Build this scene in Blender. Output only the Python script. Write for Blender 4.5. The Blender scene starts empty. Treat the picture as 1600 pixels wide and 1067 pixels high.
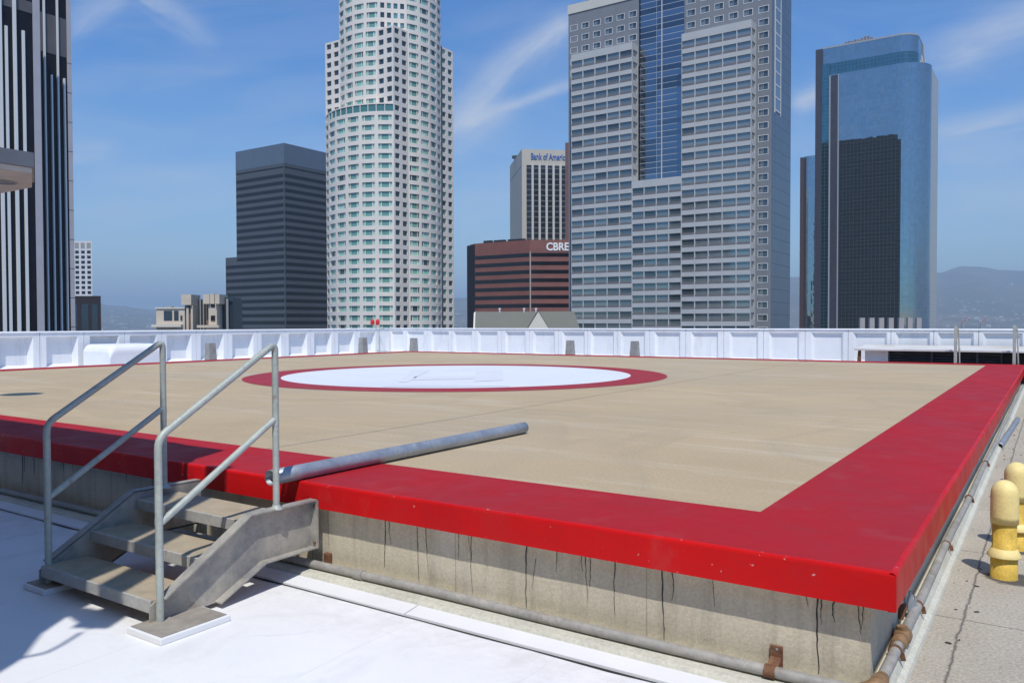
import bpy, math, random
from mathutils import Vector, Matrix
random.seed(7)
S = bpy.context.scene
COL = S.collection
# ------------------------------------------------------------------ camera model (pad corner = origin, roof = z 0)
FPX, PIT, ROLL = 1260.87, .0226, -.0028
TH = .5907
c_, s_ = math.cos(TH), math.sin(TH)
R3 = Vector((c_, s_, 0)); F3 = Vector((-s_, c_, 0)); U3 = Vector((0, 0, 1))
CX, CY, CZ = -1.5929*c_ + 3.3327*s_, -1.5929*s_ - 3.3327*c_, 1.65
CAM = Vector((CX, CY, CZ))
def ray(x, y):
    dx, dy = x-800, y-533.5
    cr, sr = math.cos(ROLL), math.sin(ROLL)
    a = (cr*dx+sr*dy)/FPX; b = (-sr*dx+cr*dy)/FPX
    return R3*a + F3*(math.cos(PIT)-b*math.sin(PIT)) + U3*(-math.sin(PIT)-b*math.cos(PIT))
def atz(x, y, z):
    r = ray(x, y); return CAM + r*((z-CZ)/r.z)
def aty(x, y, Y):
    r = ray(x, y); return CAM + r*((Y-CY)/r.y)
def atx(x, y, X):
    r = ray(x, y); return CAM + r*((X-CX)/r.x)
def atd(x, y, d):
    return CAM + ray(x, y)*d
def proj(p):
    d = Vector(p)-CAM
    a, b, u = d.dot(R3), d.dot(F3), d.z
    de = b*math.cos(PIT)-u*math.sin(PIT)
    if de < .1: return None
    up = b*math.sin(PIT)+u*math.cos(PIT)
    return (800+FPX*a/de, 533.5-FPX*up/de)
LIGHT = Vector((-.33, .48, -1.0))

# ------------------------------------------------------------------ mesh helpers
class MB:
    def __init__(s): s.v = []; s.f = []; s.sm = []
    def add(s, vs, fs, smooth=False):
        n = len(s.v); s.v += [tuple(p) for p in vs]
        s.f += [tuple(n+i for i in f) for f in fs]; s.sm += [smooth]*len(fs)
    def quad(s, a, b, c, d): s.add([a, b, c, d], [(0, 1, 2, 3)])
    def box(s, x0, x1, y0, y1, z0, z1):
        v = [(x, y, z) for z in (z0, z1) for (x, y) in ((x0, y0), (x1, y0), (x1, y1), (x0, y1))]
        s.add(v, [(3, 2, 1, 0), (4, 5, 6, 7), (0, 1, 5, 4), (1, 2, 6, 5), (2, 3, 7, 6), (3, 0, 4, 7)])
    def prism(s, poly, z0, z1, top=None):
        n = len(poly); tp = top or poly
        v = [(p[0], p[1], z0) for p in poly]+[(p[0], p[1], z1) for p in tp]
        f = [tuple(reversed(range(n))), tuple(range(n, 2*n))]
        f += [(i, (i+1) % n, n+(i+1) % n, n+i) for i in range(n)]
        s.add(v, f)
    def extr(s, poly3, off):
        """a planar polygon extruded by a vector"""
        n = len(poly3); o = Vector(off)
        v = [tuple(p) for p in poly3]+[tuple(Vector(p)+o) for p in poly3]
        f = [tuple(reversed(range(n))), tuple(range(n, 2*n))]
        f += [(i, (i+1) % n, n+(i+1) % n, n+i) for i in range(n)]
        s.add(v, f)
    def beam(s, a, b, w, h, up=(0, 0, 1)):
        a = Vector(a); b = Vector(b); d = (b-a).normalized(); u = Vector(up)
        sd = d.cross(u).normalized(); u = sd.cross(d)
        v = []
        for p in (a, b):
            for (i, j) in ((-1, -1), (1, -1), (1, 1), (-1, 1)): v.append(p+sd*i*w/2+u*j*h/2)
        s.add(v, [(3, 2, 1, 0), (4, 5, 6, 7), (0, 1, 5, 4), (1, 2, 6, 5), (2, 3, 7, 6), (3, 0, 4, 7)])
    def tube(s, pts, r, seg=14, cap=True, smooth=True):
        pts = [Vector(p) for p in pts]; n = len(pts); rs = r if isinstance(r, (list, tuple)) else [r]*n
        ring = []; prev = None
        for i, p in enumerate(pts):
            t = (pts[min(i+1, n-1)]-pts[max(i-1, 0)]).normalized()
            if prev is None:
                a = Vector((0, 0, 1)) if abs(t.z) < .9 else Vector((1, 0, 0))
                u = t.cross(a).normalized()
            else:
                u = (prev - t*prev.dot(t)).normalized()
            prev = u; w = t.cross(u)
            k = 1.0
            if 0 < i < n-1:
                t1 = (pts[i]-pts[i-1]).normalized()
                k = 1/max(.5, t.dot(t1))
            ring.append([p+(u*math.cos(2*math.pi*j/seg)+w*math.sin(2*math.pi*j/seg))*rs[i] for j in range(seg)])
        v = [q for rg in ring for q in rg]
        f = [(i*seg+j, i*seg+(j+1) % seg, (i+1)*seg+(j+1) % seg, (i+1)*seg+j) for i in range(n-1) for j in range(seg)]
        s.add(v, f, smooth)
        if cap:
            s.add(ring[0], [tuple(reversed(range(seg)))]); s.add(ring[-1], [tuple(range(seg))])
    def lathe(s, cx, cy, prof, seg=28):
        v = []; n = len(prof)
        for (r, z) in prof:
            v += [(cx+r*math.cos(2*math.pi*j/seg), cy+r*math.sin(2*math.pi*j/seg), z) for j in range(seg)]
        f = [(i*seg+j, i*seg+(j+1) % seg, (i+1)*seg+(j+1) % seg, (i+1)*seg+j) for i in range(n-1) for j in range(seg)]
        s.add(v, f, True)
def tag(o, label=None, cat=None, group=None, kind=None):
    if label: o['label'] = label
    if cat: o['category'] = cat
    if group: o['group'] = group
    if kind: o['kind'] = kind
    return o
def wloc(o):
    p = Vector((0, 0, 0))
    while o: p += o.location; o = o.parent
    return p
def build(name, mb, m, parent=None, bevel=0):
    o0 = wloc(parent) if parent else Vector((0, 0, 0))
    me = bpy.data.meshes.new(name)
    me.from_pydata([(p[0]-o0.x, p[1]-o0.y, p[2]-o0.z) for p in mb.v], [], mb.f)
    me.polygons.foreach_set('use_smooth', mb.sm)
    me.materials.append(m)
    o = bpy.data.objects.new(name, me); COL.objects.link(o)
    if parent: o.parent = parent
    if bevel:
        b = o.modifiers.new('bevel', 'BEVEL'); b.width = bevel; b.segments = 2; b.limit_method = 'ANGLE'
        b.angle_limit = math.radians(40)
    return o
def thing(name, loc, label, cat, group=None):
    o = bpy.data.objects.new(name, None); COL.objects.link(o); o.location = loc
    o.empty_display_size = .1
    return tag(o, label, cat, group)
def one(name, mb, m, label, cat, group=None, bevel=0):
    return tag(build(name, mb, m, None, bevel), label, cat, group)
def struct(name, mb, m): return tag(build(name, mb, m), kind='structure')

# ------------------------------------------------------------------ materials
class NT:
    def __init__(s, tree): s.t = tree; s.t.nodes.clear()
    def n(s, typ, **kw):
        nd = s.t.nodes.new(typ)
        for k, v in kw.items():
            if k.startswith('i_'):
                key = k[2:]; key = int(key) if key.isdigit() else key
                s.set(nd.inputs[key], v)
            else: setattr(nd, k, v)
        return nd
    def set(s, inp, v):
        if isinstance(v, bpy.types.NodeSocket): s.t.links.new(v, inp)
        else: inp.default_value = v
    def math(s, op, a, b=0.0, c=0.0, clamp=False):
        nd = s.t.nodes.new('ShaderNodeMath'); nd.operation = op; nd.use_clamp = clamp
        s.set(nd.inputs[0], a); s.set(nd.inputs[1], b); s.set(nd.inputs[2], c); return nd.outputs[0]
    def mix(s, fac, a, b, blend='MIX'):
        nd = s.t.nodes.new('ShaderNodeMix'); nd.data_type = 'RGBA'; nd.blend_type = blend
        s.set(nd.inputs[0], fac); s.set(nd.inputs[6], col(a)); s.set(nd.inputs[7], col(b)); return nd.outputs[2]
    def noise(s, vec, scale, detail=4, rough=.55, dist=0.0):
        nd = s.t.nodes.new('ShaderNodeTexNoise')
        s.set(nd.inputs['Vector'], vec); nd.inputs['Scale'].default_value = scale
        nd.inputs['Detail'].default_value = detail; nd.inputs['Roughness'].default_value = rough
        nd.inputs['Distortion'].default_value = dist; return nd.outputs['Fac']
    def ramp(s, fac, lo, hi, a=0.0, b=1.0):
        nd = s.t.nodes.new('ShaderNodeMapRange'); nd.clamp = True
        s.set(nd.inputs[0], fac); nd.inputs[1].default_value = lo; nd.inputs[2].default_value = hi
        nd.inputs[3].default_value = a; nd.inputs[4].default_value = b; return nd.outputs[0]
    def pos(s): return s.n('ShaderNodeNewGeometry').outputs['Position']
    def sep(s, v):
        nd = s.n('ShaderNodeSeparateXYZ'); s.set(nd.inputs[0], v); return nd.outputs
    def scale(s, v, sc):
        nd = s.n('ShaderNodeVectorMath', operation='MULTIPLY'); s.set(nd.inputs[0], v); nd.inputs[1].default_value = sc
        return nd.outputs[0]
def col(v): return v if isinstance(v, bpy.types.NodeSocket) or len(v) == 4 else (*v, 1)
MATS = {}
def newmat(name):
    m = bpy.data.materials.new(name); m.use_nodes = True; nt = NT(m.node_tree); MATS[name] = m
    out = nt.n('ShaderNodeOutputMaterial'); p = nt.n('ShaderNodeBsdfPrincipled')
    nt.t.links.new(p.outputs[0], out.inputs[0]); return m, nt, p
def mat(name, base, rough=.7, metal=0.0, var=.12, scale=3.0, var2=None, spec=.5, bump=0.0, bscale=40, stretch=(1, 1, 1), fine=0.0):
    """plain material with two scales of colour variation and an optional bump"""
    m, nt, p = newmat(name)
    v = nt.scale(nt.pos(), stretch)
    f = nt.ramp(nt.noise(v, scale, 6, .6), .3, .7)
    lo = tuple(max(0, x*(1-var)) for x in base); hi = tuple(min(1, x*(1+var)) for x in base)
    cc = nt.mix(f, lo, hi)
    if var2: cc = nt.mix(nt.ramp(nt.noise(v, scale*.23, 5, .65), .5, .72), cc, var2)
    if fine:
        g = nt.ramp(nt.noise(nt.pos(), bscale*2, 3, .7), .35, .65, 1-fine, 1+fine)
        cc = nt.mix(1.0, cc, nt.n('ShaderNodeCombineColor', i_0=g, i_1=g, i_2=g).outputs[0], 'MULTIPLY')
    nt.set(p.inputs['Base Color'], cc); p.inputs['Roughness'].default_value = rough
    p.inputs['Metallic'].default_value = metal; p.inputs['Specular IOR Level'].default_value = spec
    if bump:
        b = nt.n('ShaderNodeBump', i_Strength=bump, i_Distance=.01, i_Height=nt.noise(nt.pos(), bscale, 5, .65))
        nt.set(p.inputs['Normal'], b.outputs[0])
    return m

# --- rooftop surfaces
def mat_white_roof():
    m, nt, p = newmat('white_roof_coating'); P = nt.pos()
    big = nt.ramp(nt.noise(P, .55, 6, .6), .35, .7)
    cc = nt.mix(big, (.84, .845, .85), (.76, .765, .775))
    gr = nt.ramp(nt.noise(nt.scale(P, (1, .7, 1)), 1.6, 7, .7, .8), .53, .74); cc = nt.mix(nt.math('MULTIPLY', gr, .5), cc, (.585, .585, .585))
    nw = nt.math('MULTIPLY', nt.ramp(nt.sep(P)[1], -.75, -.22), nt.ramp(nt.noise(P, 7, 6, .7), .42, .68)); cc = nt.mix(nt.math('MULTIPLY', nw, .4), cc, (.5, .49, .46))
    spot = nt.ramp(nt.noise(P, 9, 5, .7), .66, .78); cc = nt.mix(nt.math('MULTIPLY', spot, .35), cc, (.45, .45, .46))
    vo = nt.n('ShaderNodeTexVoronoi', feature='DISTANCE_TO_EDGE')
    wv = nt.n('ShaderNodeVectorMath', operation='ADD')
    nt.set(wv.inputs[0], P); nz = nt.n('ShaderNodeTexNoise'); nt.set(nz.inputs['Vector'], P); nz.inputs['Scale'].default_value = 1.8; nz.inputs['Detail'].default_value = 5
    nt.set(wv.inputs[1], nt.scale(nz.outputs['Color'], (.6, .6, .6)))
    nt.set(vo.inputs['Vector'], wv.outputs[0]); vo.inputs['Scale'].default_value = .45
    cr = nt.math('MULTIPLY', nt.ramp(vo.outputs['Distance'], .002, .010, 1, 0), nt.ramp(nt.noise(P, 1.4, 3), .5, .62))
    cc = nt.mix(nt.math('MULTIPLY', cr, .22), cc, (.42, .42, .43))
    sx = nt.sep(P)
    seam = nt.ramp(nt.math('ABSOLUTE', nt.math('ADD', nt.math('PINGPONG', nt.math('ADD', sx[0], nt.math('MULTIPLY', nt.noise(P, 2.0), .08)), .95), -.45)), .002, .008, 1, 0)
    cc = nt.mix(nt.math('MULTIPLY', seam, .16), cc, (.45, .46, .47))
    nt.set(p.inputs['Base Color'], cc); p.inputs['Roughness'].default_value = .55; p.inputs['Specular IOR Level'].default_value = .3
    h = nt.math('ADD', nt.noise(P, 14, 6, .6), nt.math('MULTIPLY', nt.noise(P, 1.2, 3), 2.0))
    nt.set(p.inputs['Normal'], nt.n('ShaderNodeBump', i_Strength=.25, i_Distance=.012, i_Height=h).outputs[0])
    return m
def mat_walk():
    m, nt, p = newmat('walkway_concrete'); P = nt.pos()
    cc = nt.mix(nt.ramp(nt.noise(P, 1.3, 6, .62), .3, .7), (.48, .435, .355), (.37, .33, .265))
    cc = nt.mix(nt.ramp(nt.noise(P, .6, 5, .6), .5, .7), cc, (.42, .36, .28))
    g = nt.ramp(nt.noise(P, 60, 4, .75), .35, .65, .72, 1.25)
    cc = nt.mix(1.0, cc, nt.n('ShaderNodeCombineColor', i_0=g, i_1=g, i_2=g).outputs[0], 'MULTIPLY')
    cc = nt.mix(nt.math('MULTIPLY', nt.ramp(nt.noise(P, 15, 3, .6), .68, .75), .6), cc, (.10, .095, .085))
    sx = nt.sep(P)
    # joint running beside the pad with a ragged edge, and cross joints
    wob = nt.math('MULTIPLY', nt.math('ADD', nt.noise(P, 5, 5, .7), -.5), .06)
    d = nt.math('ABSOLUTE', nt.math('ADD', nt.math('ADD', sx[0], wob), -.135))
    j1 = nt.ramp(d, .001, .010, .8, 0)
    dy = nt.math('ABSOLUTE', nt.math('ADD', nt.math('PINGPONG', nt.math('ADD', sx[1], .9), 1.55), -.775))
    j2 = nt.ramp(dy, .002, .007, .8, 0)
    cc = nt.mix(nt.math('MAXIMUM', j1, j2), cc, (.06, .055, .05))
    # tar round the vent feet
    for (vx, vy) in ((.30, 2.43), (.33, 3.25)):
        dd = nt.math('SQRT', nt.math('ADD', nt.math('POWER', nt.math('ADD', sx[0], -vx-.03), 2.0), nt.math('POWER', nt.math('ADD', sx[1], -vy+.02), 2.0)))
        dd = nt.math('ADD', dd, nt.math('MULTIPLY', nt.math('ADD', nt.noise(P, 18, 4, .7), -.5), .10))
        cc = nt.mix(nt.ramp(dd, .13, .17, .9, 0), cc, (.05, .047, .045))
    nt.set(p.inputs['Base Color'], cc); p.inputs['Roughness'].default_value = .85
    nt.set(p.inputs['Normal'], nt.n('ShaderNodeBump', i_Strength=.5, i_Distance=.008, i_Height=nt.noise(P, 45, 5, .7)).outputs[0])
    return m
def mat_deck():
    m, nt, p = newmat('tan_deck_coating'); P = nt.pos()
    cc = nt.mix(nt.ramp(nt.noise(nt.scale(P, (.5, 1, 1)), .6, 6, .62), .3, .72), (.53, .405, .245), (.45, .345, .21))
    cc = nt.mix(nt.ramp(nt.noise(P, .22, 4, .6), .48, .68), cc, (.47, .375, .25))
    st = nt.ramp(nt.noise(nt.scale(P, (.35, 3.2, 1)), 1.1, 6, .65), .52, .70)
    cc = nt.mix(nt.math('MULTIPLY', st, .6), cc, (.58, .49, .35))
    blot = nt.ramp(nt.noise(P, 1.7, 6, .7), .62, .75); cc = nt.mix(nt.math('MULTIPLY', blot, .35), cc, (.30, .245, .17))
    pud = nt.ramp(nt.noise(P, .38, 3, .5, 1.0), .50, .53, 0, 1); pud = nt.math('MULTIPLY', pud, nt.ramp(nt.noise(P, .38, 3, .5, 1.0), .53, .60, 1, 0)); cc = nt.mix(nt.math('MULTIPLY', pud, .22), cc, (.33, .27, .19))
    g = nt.ramp(nt.noise(P, 40, 5, .8), .35, .65, .86, 1.12)
    cc = nt.mix(1.0, cc, nt.n('ShaderNodeCombineColor', i_0=g, i_1=g, i_2=g).outputs[0], 'MULTIPLY')
    sx = nt.sep(P)
    for ax, c0 in ((0, -4.95), (0, -14.9), (1, 9.6), (1, 4.6), (1, 14.6), (0, -9.95)):
        w = .010 if (ax, c0) == (0, -4.95) else .005
        k = .85 if (ax, c0) == (0, -4.95) else .35
        d = nt.math('ABSOLUTE', nt.math('ADD', sx[ax], -c0)); cc = nt.mix(nt.ramp(d, w*.6, w*1.5, k, 0), cc, (.13, .115, .095))
    # worn pale rubbing west of the circle
    d2 = nt.math('ADD', nt.math('POWER', nt.math('DIVIDE', nt.math('ADD', sx[0], 13.7), 1.5), 2.0), nt.math('POWER', nt.math('DIVIDE', nt.math('ADD', sx[1], -7.2), .55), 2.0))
    cc = nt.mix(nt.math('MULTIPLY', nt.ramp(nt.math('ADD', d2, nt.noise(P, 3, 4)), .6, 1.7, 1, 0), .4), cc, (.52, .46, .38))
    nt.set(p.inputs['Base Color'], cc); p.inputs['Roughness'].default_value = .7; p.inputs['Specular IOR Level'].default_value = .3
    nt.set(p.inputs['Normal'], nt.n('ShaderNodeBump', i_Strength=.25, i_Distance=.004, i_Height=nt.noise(P, 60, 4, .6)).outputs[0])
    return m
def mat_padwall():
    m, nt, p = newmat('pad_wall_concrete'); P = nt.pos()
    cc = nt.mix(nt.ramp(nt.noise(P, 2.0, 6, .62), .3, .7), (.64, .575, .44), (.50, .45, .35))
    st = nt.ramp(nt.noise(nt.scale(P, (5.5, 1, .45)), 1.6, 5, .6), .50, .74)
    cc = nt.mix(nt.math('MULTIPLY', st, .5), cc, (.25, .225, .18))
    wh = nt.ramp(nt.noise(P, 1.1, 4, .6), .60, .72); cc = nt.mix(nt.math('MULTIPLY', wh, .45), cc, (.66, .64, .60))
    g = nt.ramp(nt.noise(P, 75, 4, .7), .35, .65, .88, 1.1)
    cc = nt.mix(1.0, cc, nt.n('ShaderNodeCombineColor', i_0=g, i_1=g, i_2=g).outputs[0], 'MULTIPLY')
    pit = nt.ramp(nt.noise(P, 24, 3, .6), .70, .74); cc = nt.mix(nt.math('MULTIPLY', pit, .6), cc, (.16, .14, .11))
    sx = nt.sep(P)
    d = nt.math('ABSOLUTE', nt.math('ADD', nt.math('PINGPONG', nt.math('ADD', sx[0], .55), 1.22), -.61)); cc = nt.mix(nt.ramp(d, .002, .006, .45, 0), cc, (.2, .18, .14))
    nt.set(p.inputs['Base Color'], cc); p.inputs['Roughness'].default_value = .9; p.inputs['Specular IOR Level'].default_value = .25
    nt.set(p.inputs['Normal'], nt.n('ShaderNodeBump', i_Strength=.35, i_Distance=.006, i_Height=nt.noise(P, 38, 5, .65)).outputs[0])
    return m
def mat_parapet():
    m, nt, p = newmat('white_parapet_paint'); P = nt.pos()
    cc = nt.mix(nt.ramp(nt.noise(P, 1.2, 5, .6), .35, .7), (.80, .81, .82), (.73, .74, .76))
    st = nt.ramp(nt.noise(nt.scale(P, (3, 3, .5)), 1.5, 5, .65), .54, .72); cc = nt.mix(nt.math('MULTIPLY', st, .45), cc, (.56, .56, .56))
    r = nt.ramp(nt.noise(P, 5, 4, .6), .70, .76); cc = nt.mix(nt.math('MULTIPLY', r, .4), cc, (.45, .40, .34))
    nt.set(p.inputs['Base Color'], cc); p.inputs['Roughness'].default_value = .65
    nt.set(p.inputs['Normal'], nt.n('ShaderNodeBump', i_Strength=.25, i_Distance=.008, i_Height=nt.noise(P, 18, 5)).outputs[0])
    return m
def mat_red(name, base, worn, rough, chips):
    m, nt, p = newmat(name); P = nt.pos()
    cc = nt.mix(nt.ramp(nt.noise(P, 1.1, 6, .65), .35, .68), base, worn)
    st = nt.ramp(nt.noise(nt.scale(P, (1.2, 7, 1)), 2.2, 5, .65), .52, .72)
    cc = nt.mix(nt.math('MULTIPLY', st, .35), cc, tuple(x*.72+.02 for x in worn))
    pale = nt.ramp(nt.noise(nt.scale(P, (1, 1, .6)), 2.6, 7, .72), .56, .74); cc = nt.mix(nt.math('MULTIPLY', pale, .45), cc, tuple(min(1, x*.8+.06) for x in worn))
    dk = nt.ramp(nt.noise(P, 48, 4, .7), .62, .72); cc = nt.mix(nt.math('MULTIPLY', dk, .35), cc, tuple(x*.45 for x in base))
    if chips:
        k = nt.ramp(nt.noise(P, 26, 3, .55), .69, .72); cc = nt.mix(nt.math('MULTIPLY', k, .7), cc, (.62, .42, .40))
        k2 = nt.ramp(nt.noise(nt.scale(P, (1, 1, 2)), 19, 3, .5), .74, .76); cc = nt.mix(nt.math('MULTIPLY', k2, .8), cc, (.09, .02, .02))
    nt.set(p.inputs['Base Color'], cc)
    nt.set(p.inputs['Roughness'], nt.ramp(nt.noise(P, 4, 4), .3, .7, rough-.08, rough+.1)); p.inputs['Specular IOR Level'].default_value = .14
    h = nt.math('ADD', nt.noise(P, 28, 5, .7), nt.math('MULTIPLY', nt.noise(P, 3.5, 3), 1.6))
    nt.set(p.inputs['Normal'], nt.n('ShaderNodeBump', i_Strength=.35, i_Distance=.006, i_Height=h).outputs[0])
    return m
def mat_galv(name, lo, hi, rough=.45, metal=.75, rust=0.0, spang=.2, ns=4.5):
    m, nt, p = newmat(name); P = nt.pos()
    vo = nt.n('ShaderNodeTexVoronoi'); nt.set(vo.inputs['Vector'], P); vo.inputs['Scale'].default_value = 45
    f = nt.math('ADD', nt.math('MULTIPLY', nt.sep(vo.outputs['Color'])[0], spang), nt.math('MULTIPLY', nt.noise(P, ns, 6, .7), 1.0-spang*.3))
    cc = nt.mix(nt.ramp(f, .3, .85), lo, hi)
    if rust:
        r = nt.ramp(nt.noise(P, 5.5, 6, .75), .60, .72); cc = nt.mix(nt.math('MULTIPLY', r, rust), cc, (.22, .10, .045))
        r2 = nt.ramp(nt.noise(P, 30, 4, .6), .66, .74); cc = nt.mix(nt.math('MULTIPLY', r2, .6), cc, (.12, .10, .08))
    nt.set(p.inputs['Base Color'], cc); p.inputs['Metallic'].default_value = metal
    nt.set(p.inputs['Roughness'], nt.ramp(nt.noise(P, 9, 5), .3, .7, rough-.12, rough+.15))
    nt.set(p.inputs['Normal'], nt.n('ShaderNodeBump', i_Strength=.2, i_Distance=.003, i_Height=nt.noise(P, 50, 4)).outputs[0])
    return m
def mat_glass(name, tints, rough=.06, metal=.85, island=True, dark=(.012, .015, .02), darkp=.3, spec=.5):
    """window glass: a coating that mirrors the sky, each pane picked from a few tints"""
    m, nt, p = newmat(name)
    if island: rnd = nt.n('ShaderNodeNewGeometry').outputs['Random Per Island']
    else: rnd = nt.n('ShaderNodeObjectInfo').outputs['Random']
    cr = nt.n('ShaderNodeValToRGB'); cr.color_ramp.interpolation = 'CONSTANT'
    els = cr.color_ramp.elements
    while len(els) < len(tints): els.new(.5)
    for i, t in enumerate(tints):
        els[i].position = i/len(tints); els[i].color = (*t, 1)
    nt.set(cr.inputs[0], rnd)
    nt.set(p.inputs['Base Color'], cr.outputs[0]); p.inputs['Metallic'].default_value = metal
    p.inputs['Roughness'].default_value = rough; p.inputs['Specular IOR Level'].default_value = spec
    return m
def mat_curtain(name, glass, line, px, pz, lw=.08, metal=.9, rough=.05, wav=.0015, lineh=None, cell=.14):
    """mirror curtain wall with a metal grid, pane size px by pz metres, each pane a little different"""
    m, nt, p = newmat(name)
    P = nt.pos(); sx = nt.sep(P)
    N = nt.sep(nt.n('ShaderNodeNewGeometry').outputs['Normal'])
    h = nt.math('ADD', nt.math('MULTIPLY', sx[0], nt.math('ABSOLUTE', N[1])), nt.math('MULTIPLY', sx[1], nt.math('ABSOLUTE', N[0])))
    uh = nt.math('DIVIDE', h, px); uz = nt.math('DIVIDE', sx[2], pz)
    fh = nt.math('FRACT', uh); fz = nt.math('FRACT', uz)
    a = nt.math('LESS_THAN', fh, lw/px); b = nt.math('LESS_THAN', fz, (lineh or lw)/pz)
    g = nt.math('MAXIMUM', a, b)
    cv = nt.n('ShaderNodeCombineXYZ', i_0=nt.math('FLOOR', uh), i_1=nt.math('FLOOR', uz)).outputs[0]
    wn = nt.n('ShaderNodeTexWhiteNoise', noise_dimensions='2D'); nt.set(wn.inputs['Vector'], cv)
    v = nt.ramp(wn.outputs['Value'], 0, 1, 1-cell, 1+cell)
    gl = nt.mix(1.0, glass, nt.n('ShaderNodeCombineColor', i_0=v, i_1=v, i_2=v).outputs[0], 'MULTIPLY')
    nt.set(p.inputs['Base Color'], nt.mix(g, gl, line))
    nt.set(p.inputs['Metallic'], nt.math('MULTIPLY', nt.math('SUBTRACT', 1.0, g), metal))
    nt.set(p.inputs['Roughness'], nt.math('ADD', nt.math('MULTIPLY', g, .4), rough))
    if wav:
        tl = nt.n('ShaderNodeVectorMath', operation='SUBTRACT'); nt.set(tl.inputs[0], wn.outputs['Color']); tl.inputs[1].default_value = (.5, .5, .5)
        ad = nt.n('ShaderNodeVectorMath', operation='ADD'); nt.set(ad.inputs[0], nt.n('ShaderNodeNewGeometry').outputs['Normal']); nt.set(ad.inputs[1], nt.scale(tl.outputs[0], (.003, .003, .003)))
        nm_ = nt.n('ShaderNodeVectorMath', operation='NORMALIZE'); nt.set(nm_.inputs[0], ad.outputs[0])
        bp = nt.n('ShaderNodeBump', i_Strength=1.0, i_Distance=wav*30, i_Height=nt.noise(P, .12, 3), i_Normal=nm_.outputs[0])
        nt.set(p.inputs['Normal'], bp.outputs[0])
    return m

M = {}
M['roof'] = mat_white_roof(); M['walk'] = mat_walk(); M['deck'] = mat_deck()
M['redtop'] = mat_red('worn_red_paint', (.43, .013, .019), (.36, .020, .028), .6, False)
M['redface'] = mat_red('red_paint', (.62, .007, .008), (.50, .008, .010), .45, True)
M['redmark'] = mat_red('red_marking', (.38, .030, .040), (.31, .042, .052), .55, False)
M['whitemark'] = mat('white_marking', (.74, .75, .78), .6, var=.03, scale=1.2, var2=(.68, .69, .72))
M['ghost'] = mat('grey_ghost_marking', (.69, .695, .71), .65, var=.05, scale=4)
M['conc'] = mat_padwall()
M['tar'] = mat('black_tar', (.018, .017, .016), .6, var=.3)
M['galvrail'] = mat_galv('weathered_rail_steel', (.33, .36, .33), (.50, .54, .49), .55, .15, .8)
M['galvpipe'] = mat_galv('galvanised_pipe_steel', (.30, .33, .37), (.46, .49, .53), .5, .55, .15)
M['stringer'] = mat_galv('stained_stringer_steel', (.20, .20, .205), (.62, .57, .46), .6, .15, .8, .05, 3.2)
M['tread'] = mat('tread_grit', (.42, .35, .245), .95, var=.14, scale=8, bump=.6, bscale=120, fine=.25)
M['nose'] = mat_galv('tread_nose_steel', (.36, .355, .33), (.56, .55, .51), .65, .2, .9)
M['footing'] = mat('footing_mortar', (.32, .29, .25), .9, var=.2, scale=9, bump=.6)
M['whitepaint'] = mat('white_paint', (.78, .79, .80), .6, var=.05, scale=2, bump=.15, bscale=20)
M['parapet'] = mat_parapet()
M['stub'] = mat('grey_concrete', (.30, .295, .28), .9, var=.2, scale=6, bump=.5)
M['curb'] = mat('pale_curb', (.56, .545, .46), .8, var=.1, scale=3, bump=.4, bscale=25, fine=.12)
M['conduit'] = mat_galv('grey_conduit', (.27, .26, .24), (.45, .43, .39), .65, .2, .5)
M['rust'] = mat('rusty_iron', (.16, .072, .038), .85, var=.4, scale=30, var2=(.26, .15, .08), bump=.5)
M['brass'] = mat('old_brass_fitting', (.30, .18, .09), .6, .3, var=.3, scale=25)
M['yellow_d'] = mat('yellow_vent_paint', (.70, .46, .07), .65, var=.22, scale=12, var2=(.52, .36, .10), bump=.5, bscale=40, fine=.12)
M['yellow_l'] = mat('faded_yellow_cap_paint', (.86, .68, .28), .6, var=.10, scale=9, var2=(.80, .62, .26), bump=.3, bscale=35, fine=.06)
M['maroon'] = mat('maroon_paint', (.16, .02, .02), .5, var=.2)
M['louvre'] = mat('dark_louvre', (.055, .056, .064), .6, var=.3, scale=3)
M['black'] = mat('opening_shade', (.008, .008, .009), .8, var=.2)
M['shedroof'] = mat('shed_roof_paint', (.66, .65, .62), .7, var=.08, scale=2, var2=(.55, .49, .40), bump=.3)
M['soffit'] = mat('canopy_soffit_plaster', (.74, .66, .55), .9, var=.12, scale=6, bump=.4, bscale=20)
M['skyblock'] = mat('sky_block_paint', (.16, .16, .165), .8, var=.1)  # for the unseen wall added to cut sky fill
M['fascia'] = mat('canopy_fascia', (.36, .36, .36), .8, var=.1, scale=4)
M['redlight'] = mat('red_lamp_glass', (.62, .02, .02), .2, var=.1)
# --- towers
M['us_wall'] = mat('pale_granite', (.76, .69, .61), .75, var=.05, scale=.15, var2=(.71, .64, .57))
M['us_bay'] = mat_glass('teal_bay_glass', [(.24, .50, .40), (.07, .12, .12), (.32, .58, .47), (.16, .33, .28), (.05, .08, .085), (.28, .54, .44), (.11, .20, .18), (.42, .64, .54), (.20, .42, .35)], .2, .12)
M['us_band'] = mat_glass('teal_band_glass', [(.12, .33, .29), (.17, .42, .37), (.08, .22, .20), (.15, .38, .33)], .15, .15)
M['us_win'] = mat_glass('dark_teal_glass', [(.15, .22, .20), (.22, .36, .31), (.07, .10, .10), (.28, .46, .39), (.17, .25, .22)], .1, .6)
M['slate'] = mat('slate_spandrel', (.086, .092, .10), .5, .15, var=.06, scale=.1)
M['slate_top'] = mat('slate_mechanical_band', (.17, .195, .225), .35, .5, var=.05, scale=.3, stretch=(1, 1, .2))
M['slate_win'] = mat_curtain('black_ribbon_glass', (.004, .005, .006), (.03, .033, .036), 1.5, 50, .14, .0, .45, 0)
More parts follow.
